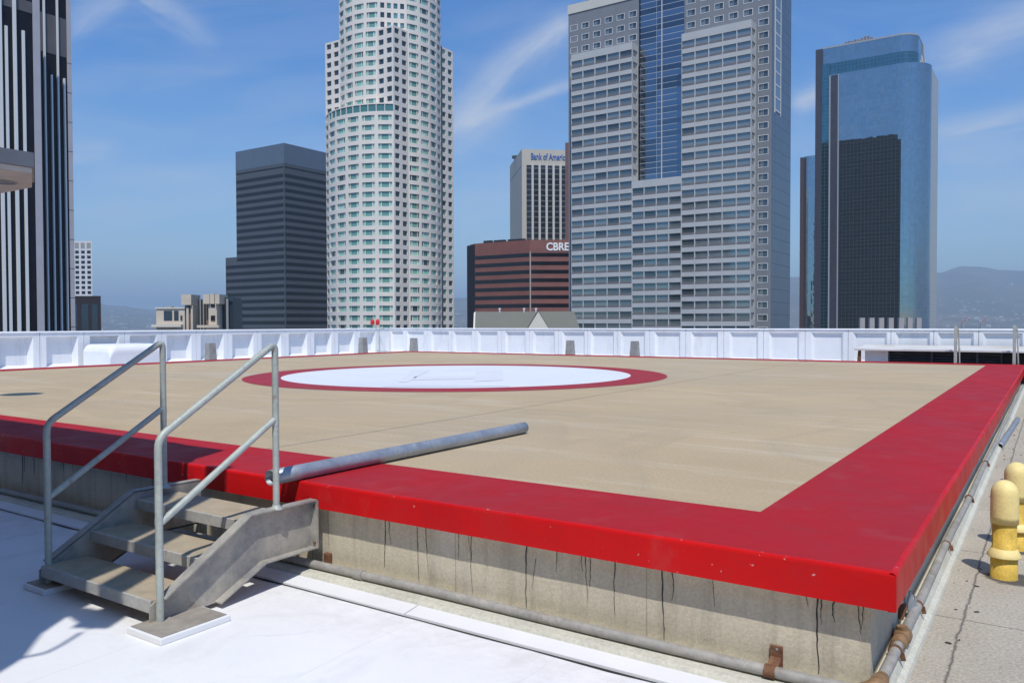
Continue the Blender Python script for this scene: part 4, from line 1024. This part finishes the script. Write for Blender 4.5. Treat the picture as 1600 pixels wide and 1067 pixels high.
# ---- beige bank tower
def bank_tower():
    d0 = 600.0; Cn = atd(816, 505, d0); u = Vector((math.cos(TH*0), 0))
    dirR = (R3*math.cos(.236)+F3*(-math.sin(.236)*0+.0)).normalized()
    dirR = (R3*.973+F3*.225*0.6).normalized(); nl = Vector((-dirR.y, dirR.x, 0))   # nl points away from the viewer
    zt = atd(816, 234.5, d0).z
    t = thing('beige_bank_tower', (Cn.x, Cn.y+15, GROUND), 'beige bank tower with dark vertical window strips and a blue name sign', 'office tower')
    L = 60.0
    # left end from where the blank wall ends in the picture
    dep = 20.0
    for _ in range(40):
        m = proj(Cn+nl*dep)[0]; dep += (m-797)*.3
    p = [Cn, Cn+dirR*L, Cn+dirR*L+nl*dep, Cn+nl*dep]
    b = MB(); b.prism([(q.x, q.y) for q in p], GROUND, zt); build('wall', b, M['bo_wall'], t)
    ppm = (proj(Cn+dirR*10)[0]-816)/10; z1 = atd(820, 259, d0).z
    n_ = -nl
    for i in range(8):
        a = (7.2+10.95*i)/ppm; w = 7.6/ppm; q0 = Cn+dirR*a+n_*.05; q1 = q0+dirR*w
        b = MB(); b.prism([(q0.x, q0.y), (q1.x, q1.y), ((q1-n_*.5).x, (q1-n_*.5).y), ((q0-n_*.5).x, (q0-n_*.5).y)], -10, z1); build('window_strip', b, M['bo_win'], t)
        q2 = q1+n_*.0; q3 = q1+dirR*(10.95/ppm-w); b = MB(); f = n_*1.0
        b.prism([((q1+f).x, (q1+f).y), ((q3+f).x, (q3+f).y), ((q3-n_*.2).x, (q3-n_*.2).y), ((q1-n_*.2).x, (q1-n_*.2).y)], -10, z1+.5); build('pier', b, M['cream'], t)
    zl = atd(816, 260, d0).z; b = MB(); q0 = Cn-dirR*.06+nl*.3; q1 = Cn-dirR*.06+nl*(dep-.2)
    b.prism([(q0.x, q0.y), (q0.x+.08, q0.y), (q1.x+.08, q1.y), (q1.x, q1.y)], zl-.35, zl+.35); build('panel_joint', b, M['stub'], t)
    q = Cn+nl*(dep*.55)+dirR*1.0; b = MB(); b.box(q.x-2, q.x+2, q.y-3, q.y+5, zt, zt+2.2); build('roof_plant', b, M['louvre'], t)
    q = atd(828.5, 250.0, d0); l = (q-Cn).dot(dirR); o = Cn+dirR*l+n_*.3
    lettering('Bank of America', 6.6, .1, (o.x, o.y, q.z), dirR, t, M['blue_letters'], .12, .625)
bank_tower()
def brick_sliver():
    p = atd(883.5, 505, 540); zt = atd(884, 225, 540).z; b = MB(); b.box(p.x, p.x+16, p.y, p.y+18, GROUND, zt)
    one('brick_tower', b, M['brick'], 'sliver of a reddish brick tower beside the big grey tower', 'tower')
brick_sliver()

# ---- gabled olive roof
def gabled():
    D = 200.0; l = atd(743, 487, D); r = atd(897, 487, D); zr = l.z; u = (Vector((r.x-l.x, r.y-l.y, 0))).normalized(); n = Vector((u.y, -u.x, 0)); L = (r-l).length
    P = lambda s, d, z: Vector((l.x, l.y, 0))+u*s+n*d+U3*z
    t = thing('gabled_building', tuple(P(L/2, 0, GROUND)), 'building with an olive hipped roof and a pale central gable peeping over the parapet', 'building')
    h = 12.0
    b = MB(); e0, e1 = -1.0, L+3.2
    b.add([P(0, 0, zr), P(L, 0, zr), P(e1, 10, zr-h), P(0, 10, zr-h), P(0, -10, zr-h), P(e1, -10, zr-h)], [(3, 2, 1, 0), (0, 1, 5, 4), (1, 2, 5), ])
    build('roof', b, M['olive'], t)
    b = MB(); b.add([P(-.4, .3, zr-.3), P(-.4, 10.2, zr-h), P(-.4, -10, zr-h), P(0-.01, 0, zr+.1), P(-.01, 10, zr-h+.1), P(-.01, -10, zr-h)], [(0, 2, 1), (0, 1, 4, 3)]); build('end_gable', b, M['gable'], t)
    sg = (Vector(atd(839, 487, D))-P(0, 0, zr)).dot(u); px = L/154.0
    b = MB(); w = 21*px*1.0; dz = w*1.72
    b.add([P(sg, 10.3, zr-.05), P(sg-w*2.1*.5*1.0, 10.3, zr-dz), P(sg+w*1.05, 10.3, zr-dz)], [(0, 1, 2)]); build('central_gable', b, M['gable'], t)
    b = MB(); b.add([P(sg, 10.45, zr+.05), P(sg, -1, zr+.05), P(sg-w*1.07, 10.45, zr-dz), P(sg-w*1.07, 0, zr-dz), P(sg+w*1.07, 10.45, zr-dz), P(sg+w*1.07, 0, zr-dz)], [(0, 1, 3, 2), (0, 4, 5, 1)]); build('gable_roof', b, M['olive'], t)
    b = MB()
    for s, d in ((6, .4), (26.5/2.2, .5), (15, .3)): q = P(s, 0, zr); b.box(q.x-.12, q.x+.12, q.y-.12, q.y+.12, zr-.2, zr+.9); b.box(q.x-.3, q.x+.3, q.y-.1, q.y+.1, zr+.5, zr+.8)
    build('roof_vent', b, M['whitepaint'], t)
    b = MB(); pl = [P(-.3, 9.5, 0), P(L+2.6, 9.5, 0), P(L+2.6, -9.5, 0), P(-.3, -9.5, 0)]; b.prism([(q.x, q.y) for q in reversed(pl)], GROUND, zr-h); build('wall', b, M['gable'], t)
gabled()

# ---- finned dark tower on the left
def finned_tower():
    D = 150.0; p2 = atd(53, 505, D); X2 = p2.x; Yb = p2.y; e = 5.0; eb = .6
    X1 = X2+e; Ya = Yb-eb
    zt = atd(53, 62, D).z; zup = zt+16; Ye = atx(113.5, 300, X2).y
    t = thing('finned_tower', (X2-8, Yb, GROUND), 'dark granite tower with white vertical fins at the left edge', 'office tower')
    Y00 = Ya-24
    zo = zt+6.5
    b = MB(); b.extr([(X2-.01, Y00, GROUND), (X1, Y00, GROUND), (X1, Y00, zo), (X2-.01, Y00, zt+.6)], (0, Ya-Y00, 0)); b.prism([(X2-.01, Ya), (X1, Ya), (X2-.01, Yb)], GROUND, zt); b.box(X2-18, X2, Y00, Ye, GROUND, zup); build('wall', b, M['lt_dark'], t)
    # pale chamfer and end piers
    b = MB(); d = Vector((X2-X1, Yb-Ya)).normalized(); n = Vector((d.y, -d.x))
    a = Vector((X1, Ya))-d*.05+n*.06; q = Vector((X2, Yb))+d*.02+n*.06
    b.prism([tuple(a), tuple(q), tuple(q-n*.4), tuple(a-n*.4)], GROUND, zt+.3); b.box(X1-.3, X1+.1, Ya-1.2, Ya+.02, GROUND, zo+.2); build('corner_pier', b, M['lt_pier'], t)
    y2 = atx(107.5, 300, X2).y; b = MB(); b.box(X2-.3, X2+.25, y2, Ye+.03, GROUND, zup); build('corner_pier', b, M['lt_pier'], t)
    pt = Yb-.5; b = MB(); b.box(X2-.3, X2+.3, Yb-1.6, Yb-.1, zt+.31, zup); build('corner_pier', b, M['lt_pier'], t)
    # joints on the piers
    b = MB(); z = zt-3
    while z > 0: b.box(X2-.2, X2+.262, y2-.01, Ye+.04, z-.05, z+.05); z -= 5.6
    build('pier_joint', b, M['lt_dark'], t)
    for px in (62, 72, 82.5, 92.5, 102):
        y = atx(px, 300, X2).y; full = px in (72, 92.5); b = MB(); w = .26
        b.box(X2-.05, X2+.42, y-w/2, y+w/2, GROUND, (zup if full else atx(px, 112+(px-62)*.3, X2).z)); build('fin', b, M['lt_fin'], t)
    for px in (12.8, 39.5, -12, -33):
        y = atx(px, 300, X1).y; b = MB(); w = .42; b.box(X1-.05, X1+.34, y-w/2, y+w/2, GROUND, zt-.9); build('fin', b, M['lt_fin'], t)
    for px in (21.2, -1.5, -22):
        y = atx(px, 30, X1).y; b = MB(); b.box(X1-.05, X1+.5, y-.22, y+.22, GROUND, zo+.1); build('fin', b, M['lt_fin'], t)
    b = MB(); b.box(X2-.1, X2+.06, Yb+.1, y2-.02, atx(60, 79, X2).z, atx(60, 18, X2).z)
    build('grey_panel_band', b, M['lt_grey'], t)
    b = MB(); b.box(X1-.1, X1+.06, Y00, Ya-1.25, zt+2.6, zt+4.6); build('grey_panel_band', b, M['lt_grey'], t)
finned_tower()

# ---- small buildings at the left
def white_grid():
    D = 600.0; a = atd(108, 505, D); e = atd(145, 505, D); zt = atd(130, 377, D).z; u = Vector((e.x-a.x, e.y-a.y)).normalized(); n = Vector((-u.y, u.x))
    t = thing('white_grid_building', (a.x+8, a.y+8, GROUND), 'distant white concrete tower with a grid of small dark windows, left edge', 'office tower')
    F = Facade(); L = (Vector((e.x, e.y))-Vector((a.x, a.y))).length; P = line((a.x, a.y), (e.x, e.y)); z = zt-6.6; hh = 3.75
    F.wall.quad((a.x, a.y, zt-6.6), (e.x, e.y, zt-6.6), (e.x, e.y, zt), (a.x, a.y, zt))
    k = 0
    while z > -10:
        for i in range(4): F.cell(sub(P, i/4, (i+1)/4), z-hh, z, .18, .82, z-hh*.75, z-hh*.12, .8, 1, 'window')
        z -= hh
    F.finish(t, M['grid_white'], {'window': M['dk_win']})
    b = MB(); q = [(a.x, a.y), (e.x, e.y), (e.x+n.x*14, e.y+n.y*14), (a.x+n.x*14, a.y+n.y*14)]; back = [CAM+(Vector((x, y, CZ))-CAM)*1.03 for x, y in ((e.x, e.y), (a.x, a.y))]; q = [(a.x+n.x, a.y+n.y), (e.x-u.x*.6+n.x, e.y-u.y*.6+n.y), (back[0].x, back[0].y), (back[1].x, back[1].y)]; b.prism(q, GROUND, zt-.02)
    build('core', b, M['grid_white'], t)
    b = MB()
    for i in range(4): q0 = Vector((a.x, a.y))+u*L*(i+.14)/4-n*.03; q1 = Vector((a.x, a.y))+u*L*(i+.84)/4-n*.03; b.prism([tuple(q0), tuple(q1), tuple(q1+n*.2), tuple(q0+n*.2)], zt-5.6, zt-1.3)
    build('louvre_panel', b, M['stub'], t)
white_grid()
def brown_block():
    D = 240.0; a = atd(112, 505, D); e = atd(158, 505, D); zt = atd(130, 462.5, D).z; u = Vector((e.x-a.x, e.y-a.y)).normalized(); n = Vector((-u.y, u.x)); A = Vector((a.x, a.y)); E_ = Vector((e.x, e.y))
    t = thing('dark_brown_block', (a.x, a.y, GROUND), 'low dark brown block with blue-grey panes below the white grid tower', 'building')
    b = MB(); bb_ = [CAM+(Vector((v.x, v.y, CZ))-CAM)*1.07 for v in (E_, A)]; b.prism([tuple(A), tuple(E_), (bb_[0].x, bb_[0].y), (bb_[1].x, bb_[1].y)], GROUND, zt); build('wall', b, M['brownblk'], t)
    ppm = 46/(E_-A).length
    for p0, p1 in ((116, 121.5), (128, 138.5), (144, 153)):
        q0 = A+u*(p0-112)/ppm-n*.06; q1 = A+u*(p1-112)/ppm-n*.06; b = MB(); b.prism([tuple(q0), tuple(q1), tuple(q1+n*.3), tuple(q0+n*.3)], -3, atd(130, 475, D).z); build('window', b, M['bluewin'], t)
brown_block()
def tan_group():
    D = 300.0
    def bx(b, p0, p1, y0, y1, d0=0, d1=10):
        a = atd(p0, y0, D); e = atd(p1, y0, D); u = Vector((R3.x, R3.y)); n = Vector((F3.x, F3.y)); A = Vector((a.x, a.y))+n*d0; E_ = Vector((e.x, e.y))+n*d0
        zb = atd(p0, y1, D).z if y1 < 514 else GROUND
        b.prism([tuple(A), tuple(E_), tuple(E_+n*(d1-d0)), tuple(A+n*(d1-d0))], zb, atd(p0, y0, D).z)
    c = atd(266, 505, D)
    t = thing('tan_low_building', (c.x, c.y, GROUND), 'low tan stucco building with two dark square panes, left of the tan turrets', 'building')
    b = MB(); bx(b, 244, 288.5, 482, 600, 0, 14); build('wall', b, M['tan'], t)
    b = MB(); bx(b, 243, 289, 480.3, 482.5, -.4, 14); bx(b, 240, 286, 507, 511, -2, -.02); build('cornice', b, M['gable'], t)
    for p0, p1, y0, y1 in ((256, 269, 485.5, 501), (272, 279, 485.5, 501), (282, 285, 493, 501)):
        b = MB(); bx(b, p0, p1, y0, y1, -.1, .3); build('window', b, M['bluewin'], t)
    b = MB(); bx(b, 255, 262, 478.5, 480.2, 3, 6); build('roof_plant', b, M['stub'], t)
    c = atd(320, 505, D)
    t = thing('tan_turret_building', (c.x, c.y, GROUND), 'tan building with two flat turrets and dark recesses beside the slate tower', 'building')
    b = MB(); bx(b, 299, 356, 467, 600, 6, 16); bx(b, 340, 356, 464, 470, 5, 15); build('glass_core', b, M['bluewin'], t)
    b = MB()
    for p in (303, 308, 314): bx(b, p, p+2, 466, 600, 5.4, 5.9)
    for p in (346.5, ): bx(b, p, p+3.5, 466, 600, 4.4, 4.9)
    build('column', b, M['stub'], t)
    b = MB(); bx(b, 284, 291, 460.3, 476.5, -.6, 8); bx(b, 291.3, 300, 460.3, 476.5, -.9, 8); build('turret_cap', b, M['tan'], t)
    b = MB(); bx(b, 287, 291, 477, 600, 1, 8); bx(b, 294.5, 298, 477, 600, 1, 8); build('turret_recess', b, M['tan_d'], t)
    b = MB(); bx(b, 291, 294.5, 480, 600, 0, 6); bx(b, 298, 301, 477, 600, 0, 6); build('turret_column', b, M['tan'], t)
    b = MB(); bx(b, 318, 328, 460, 474.8, -.6, 8); bx(b, 328.2, 335, 459.2, 474.8, -.2, 8); bx(b, 337, 344, 460, 474.8, -.9, 8); build('turret_cap', b, M['tan'], t)
    b = MB(); bx(b, 325, 338, 475, 600, .4, 8); bx(b, 310, 344, 508, 512, -1.5, .3); build('turret_wall', b, M['tan'], t)
    b = MB(); bx(b, 317, 324.8, 475.5, 600, 3, 8); bx(b, 335.2, 336.8, 459.5, 474.8, .5, 8); build('turret_recess', b, M['tan_d'], t)
    for y0, y1 in ((475.5, 480), (493, 501)):
        b = MB(); bx(b, 329, 335.5, y0, y1, .2, .6); build('window', b, M['dk_win'], t)
tan_group()
def fin_building():
    D = 200.0; c = atd(1390, 505, D); u = Vector((R3.x, R3.y)); n = Vector((F3.x, F3.y))
    t = thing('finned_parapet_building', (c.x, c.y, GROUND), 'rooftop row of pinkish concrete slabs standing in front of the mirror tower', 'building')
    for p in (1344, 1359, 1374, 1389, 1405, 1418.5, 1432.5):
        a = atd(p, 496.5, D); A = Vector((a.x, a.y)); w = 7.6*D/FPX; b = MB(); b.prism([tuple(A), tuple(A+u*w), tuple(A+u*w+n*.8), tuple(A+n*.8)], -4, a.z); build('slab_fin', b, M['finconc'], t)
    a = atd(1338, 516, D); e = atd(1446, 516, D); A = Vector((a.x, a.y)); E_ = Vector((e.x, e.y)); b = MB(); b.prism([tuple(A-n*.1), tuple(E_-n*.1), tuple(E_+n*14), tuple(A+n*14)], GROUND, a.z-.3); build('wall', b, M['finconc'], t)
fin_building()

# ------------------------------------------------------------------ city ground and hills
b = MB(); b.box(-30000, 30000, -30000, 30000, GROUND-5, GROUND)
M['city'] = mat('city_ground', (.17, .165, .155), .9, var=.35, scale=.02, var2=(.09, .10, .07))
struct('ground', b, M['city'])
def mat_hills():
    m, nt, p = newmat('chaparral_hills'); P = nt.pos()
    f = nt.ramp(nt.noise(P, .0022, 8, .65), .38, .64); cc = nt.mix(f, (.075, .075, .045), (.16, .135, .09))
    g = nt.ramp(nt.noise(P, .02, 4, .7), .60, .72); cc = nt.mix(nt.math('MULTIPLY', g, .6), cc, (.27, .24, .2))
    nt.set(p.inputs['Base Color'], cc); p.inputs['Roughness'].default_value = 1; return m
M['hills'] = mat_hills()
def hills():
    # skyline height in photo pixels above the horizon, by photo column
    keys = [(-400, 42), (60, 42), (150, 36), (180, 31), (230, 24), (300, 20), (480, 26), (600, 38), (716, 42), (900, 60), (1100, 76), (1240, 78), (1380, 76), (1465, 84), (1505, 94), (1530, 92), (1565, 86), (1600, 84), (1750, 90), (2100, 70)]
    def sky(px):
        for (a, ya), (c, yc) in zip(keys, keys[1:]):
            if a <= px <= c:
                u = (px-a)/(c-a); u = u*u*(3-2*u); return ya+(yc-ya)*u
        return 40
    from mathutils import noise as mn
    n = 400; m = 34; D0, D1 = 3800.0, 9000.0; vs = []
    for i in range(n+1):
        px = -400+2500*i/n; r = ray(px, 505); r = Vector((r.x, r.y, 0)); top = sky(px)
        for j in range(m+1):
            v = j/m; d = D0+(D1-D0)*v; base = CAM.z-GROUND
            full = top/FPX*D1+base
            p = CAM+r*d
            ridge = mn.fractal(Vector((p.x*.0009, p.y*.0009, 2.0)), .9, 2.0, 6)
            rd = 1-abs(mn.fractal(Vector((p.x*.00045, p.y*.00045, 7.0)), .9, 2.0, 5))
            prof = v**1.5*.93+.07*math.sin(v*math.pi)
            hgt = full*prof*(1+.30*(rd-.75)*(1-abs(v-.5)*.8))+ridge*70*v*(1.15-v)
            if v > .97: hgt = full*prof+ridge*26
            vs.append((p.x, p.y, GROUND+max(-2, hgt-3)))
    b = MB(); k = m+1; b.add(vs, [(i*k+j, (i+1)*k+j, (i+1)*k+j+1, i*k+j+1) for i in range(n) for j in range(m)], True)
    struct('hills', b, M['hills'])
    # houses on the lower slopes
    M['houses'] = mat_glass('house_walls', [(.42, .40, .37), (.34, .30, .26), (.50, .49, .47), (.28, .18, .14), (.2, .2, .2)], .9, 0.0)
    hb = MB(); rnd = random.Random(3)
    for _ in range(5200):
        i = rnd.randrange(n); j = min(m-1, int(abs(rnd.gauss(0, .36))*m)); x, y, z = vs[i*k+j]
        x2, y2, z2 = vs[(i+1)*k+j+1]; u = rnd.random(); x = x+(x2-x)*u; y = y+(y2-y)*u; z = min(z, z2); s = rnd.uniform(5, 15); h = rnd.uniform(6, 17)*(1.6 if rnd.random() < .05 else 1)
        hb.box(x-s, x+s, y-s, y+s, z-8, z+h)
    tag(build('hillside_houses', hb, M['houses']), 'scattered pale houses over the hazy lower slopes', 'houses', kind='stuff')
hills()
def crane(px, d, lean, label):
    q = atd(px, 514, d); t = thing('tower_crane', (q.x, q.y, q.z-40), label, 'crane', 'distant cranes over the right parapet')
    top = atd(px+lean, 496, d); b = MB(); b.beam((q.x, q.y, q.z-40), tuple(atd(px+1, 505, d)), 3, 3); build('mast', b, M['stub'], t)
    b = MB(); b.beam(tuple(atd(px+.6, 506, d)), tuple(top), 2.6, 2.6); build('jib', b, M['crane'], t)
crane(1503, 1500, 7, 'tiny red and white crane in the haze just right of the left channel post')
crane(1532, 1700, 10, 'tiny pale and red crane in the haze midway between the two channel posts')

# ------------------------------------------------------------------ haze
b = MB(); b.box(-26000, 26000, -3000, 26000, GROUND-6, 780)
hz = bpy.data.materials.new('thin_haze'); hz.use_nodes = True; nt = NT(hz.node_tree); out = nt.n('ShaderNodeOutputMaterial')
pv = nt.n('ShaderNodeVolumePrincipled'); pv.inputs['Color'].default_value = (.60, .80, 1, 1); pv.inputs['Density'].default_value = 1.4e-4; pv.inputs['Anisotropy'].default_value = 0.0
nt.t.links.new(pv.outputs[0], out.inputs['Volume'])
HAZE = True
if HAZE: tag(build('haze', b, hz), 'pale thin haze over the city', 'haze', kind='stuff')

# ------------------------------------------------------------------ sky and sun
w = bpy.data.worlds.new('World'); S.world = w; w.use_nodes = True
nt = NT(w.node_tree); out = nt.n('ShaderNodeOutputWorld'); bg = nt.n('ShaderNodeBackground')
sk = nt.n('ShaderNodeTexSky', sky_type='NISHITA', sun_disc=False)
el = math.atan2(1, math.hypot(LIGHT.x, LIGHT.y)); az = math.atan2(-LIGHT.x, -LIGHT.y)
sk.sun_elevation = el; sk.sun_rotation = az; sk.altitude = 120; sk.air_density = 1.0; sk.dust_density = .7; sk.ozone_density = 2.0
gen = nt.n('ShaderNodeTexCoord').outputs['Generated']
def dot(v): nd = nt.n('ShaderNodeVectorMath', operation='DOT_PRODUCT'); nt.set(nd.inputs[0], gen); nd.inputs[1].default_value = v; return nd.outputs['Value']
fw = nt.math('MAXIMUM', dot(tuple(F3)), .05); u = nt.math('DIVIDE', dot(tuple(R3)), fw); v = nt.math('DIVIDE', dot((0, 0, 1)), fw)
uv = nt.n('ShaderNodeCombineXYZ', i_0=u, i_1=v).outputs[0]
def streak(p, q, wdt, amp, ns, seed):
    """wisp of cirrus between two directions (given as tangents of azimuth and height)"""
    a = ((p[0]-800)/FPX, (505-p[1])/FPX); b_ = ((q[0]-800)/FPX, (505-q[1])/FPX); L = math.dist(a, b_); d = ((b_[0]-a[0])/L, (b_[1]-a[1])/L); wd = wdt*1.3/FPX
    du = nt.math('SUBTRACT', u, a[0]); dv = nt.math('SUBTRACT', v, a[1])
    s = nt.math('ADD', nt.math('MULTIPLY', du, d[0]), nt.math('MULTIPLY', dv, d[1])); o = nt.math('SUBTRACT', nt.math('MULTIPLY', dv, d[0]), nt.math('MULTIPLY', du, d[1]))
    vec = nt.n('ShaderNodeCombineXYZ', i_0=nt.math('MULTIPLY', s, 6.0), i_1=nt.math('MULTIPLY', o, 26.0), i_2=float(seed)).outputs[0]
    nz = nt.noise(vec, ns, 6, .62, .6)
    o2 = nt.math('ADD', o, nt.math('MULTIPLY', nt.math('SUBTRACT', nz, .5), wd*1.6))
    g = nt.math('EXPONENT', nt.math('MULTIPLY', nt.math('POWER', nt.math('DIVIDE', nt.math('ABSOLUTE', o2), wd), 2.0), -1.0))
    e = nt.math('MULTIPLY', nt.ramp(s, -L*.12, L*.25), nt.ramp(s, L*.8, L*1.15, 1, 0))
    return nt.math('MULTIPLY', nt.math('MULTIPLY', g, e), nt.math('MULTIPLY', nt.ramp(nz, .25, .7, .3, 1.2), amp*1.4))
cl = None
for st in (((700, 215), (790, 110), 22, .34, 1.3, 1), ((775, 115), (905, 25), 17, .42, 1.3, 2), ((720, 200), (900, 132), 8, .40, 1.5, 3), ((1440, 98), (1680, 22), 22, .36, 1.2, 4), ((1230, 175), (1290, 145), 14, .26, 1.4, 5),
           ((1420, 220), (1700, 165), 16, .36, 1.3, 6), ((1440, 250), (1650, 230), 18, .12, 1.3, 7), ((100, 55), (215, -25), 20, .24, 1.5, 8), ((215, -25), (330, 70), 16, .24, 1.5, 9), ((105, 242), (180, 236), 12, .20, 1.6, 10),
           ((115, 285), (380, 268), 14, .12, 1.4, 11), ((115, 330), (400, 305), 16, .15, 1.4, 12), ((700, 330), (820, 300), 30, .14, 1.2, 13), ((690, 250), (800, 170), 34, .16, 1.2, 16), ((1450, 330), (1700, 300), 22, .18, 1.3, 17), ((1240, 170), (1290, 150), 10, .3, 1.3, 18), ((1480, 60), (1700, -20), 18, .14, 1.3, 19), ((120, 130), (420, 100), 18, .09, 1.3, 20), ((700, 420), (900, 400), 20, .10, 1.3, 21), ((1450, 300), (1650, 285), 24, .10, 1.3, 14), ((700, 60), (860, 10), 20, .08, 1.4, 15)):
    g = streak(*st); cl = g if cl is None else nt.math('ADD', cl, g)
soft = nt.math('MULTIPLY', nt.ramp(nt.noise(nt.scale(uv, (2.0, 9.0, 1)), 1.6, 6, .6, .8), .42, .75), .17)
cl = nt.math('ADD', cl, soft, clamp=True)
skc = nt.mix(cl, nt.mix(1.0, sk.outputs[0], nt.mix(nt.ramp(v, .0, .36), (1.38, 1.5, 1.5), (.50, 1.10, 1.74)), 'MULTIPLY'), (7.6, 8.0, 8.8))
nt.set(bg.inputs[0], skc); bg.inputs[1].default_value = .091
nt.t.links.new(bg.outputs[0], out.inputs[0])
ld = bpy.data.lights.new('sun', 'SUN'); ld.energy = 4.0; ld.angle = math.radians(.53); ld.color = (1, .955, .88)
lo = bpy.data.objects.new('sun', ld); COL.objects.link(lo); lo.rotation_euler = LIGHT.to_track_quat('-Z', 'Y').to_euler(); lo.location = (0, -10, 30)

# ------------------------------------------------------------------ camera
cd_ = bpy.data.cameras.new('camera'); co = bpy.data.objects.new('camera', cd_); COL.objects.link(co)
cd_.sensor_width = 36; cd_.lens = FPX/1600*36; cd_.clip_start = .05; cd_.clip_end = 60000
fwd = F3*math.cos(PIT)-U3*math.sin(PIT); upv = F3*math.sin(PIT)+U3*math.cos(PIT); cr, sr = math.cos(ROLL), math.sin(ROLL)
rt = R3*cr+upv*sr; up2 = upv*cr-R3*sr
co.matrix_world = Matrix(((rt.x, up2.x, -fwd.x, CAM.x), (rt.y, up2.y, -fwd.y, CAM.y), (rt.z, up2.z, -fwd.z, CAM.z), (0, 0, 0, 1)))
S.camera = co
S.view_settings.view_transform = 'Standard'; S.view_settings.look = 'None'; S.view_settings.exposure = 0; S.view_settings.gamma = 1
S.cycles.use_denoising = True; S.cycles.max_bounces = 8; S.cycles.volume_bounces = 0
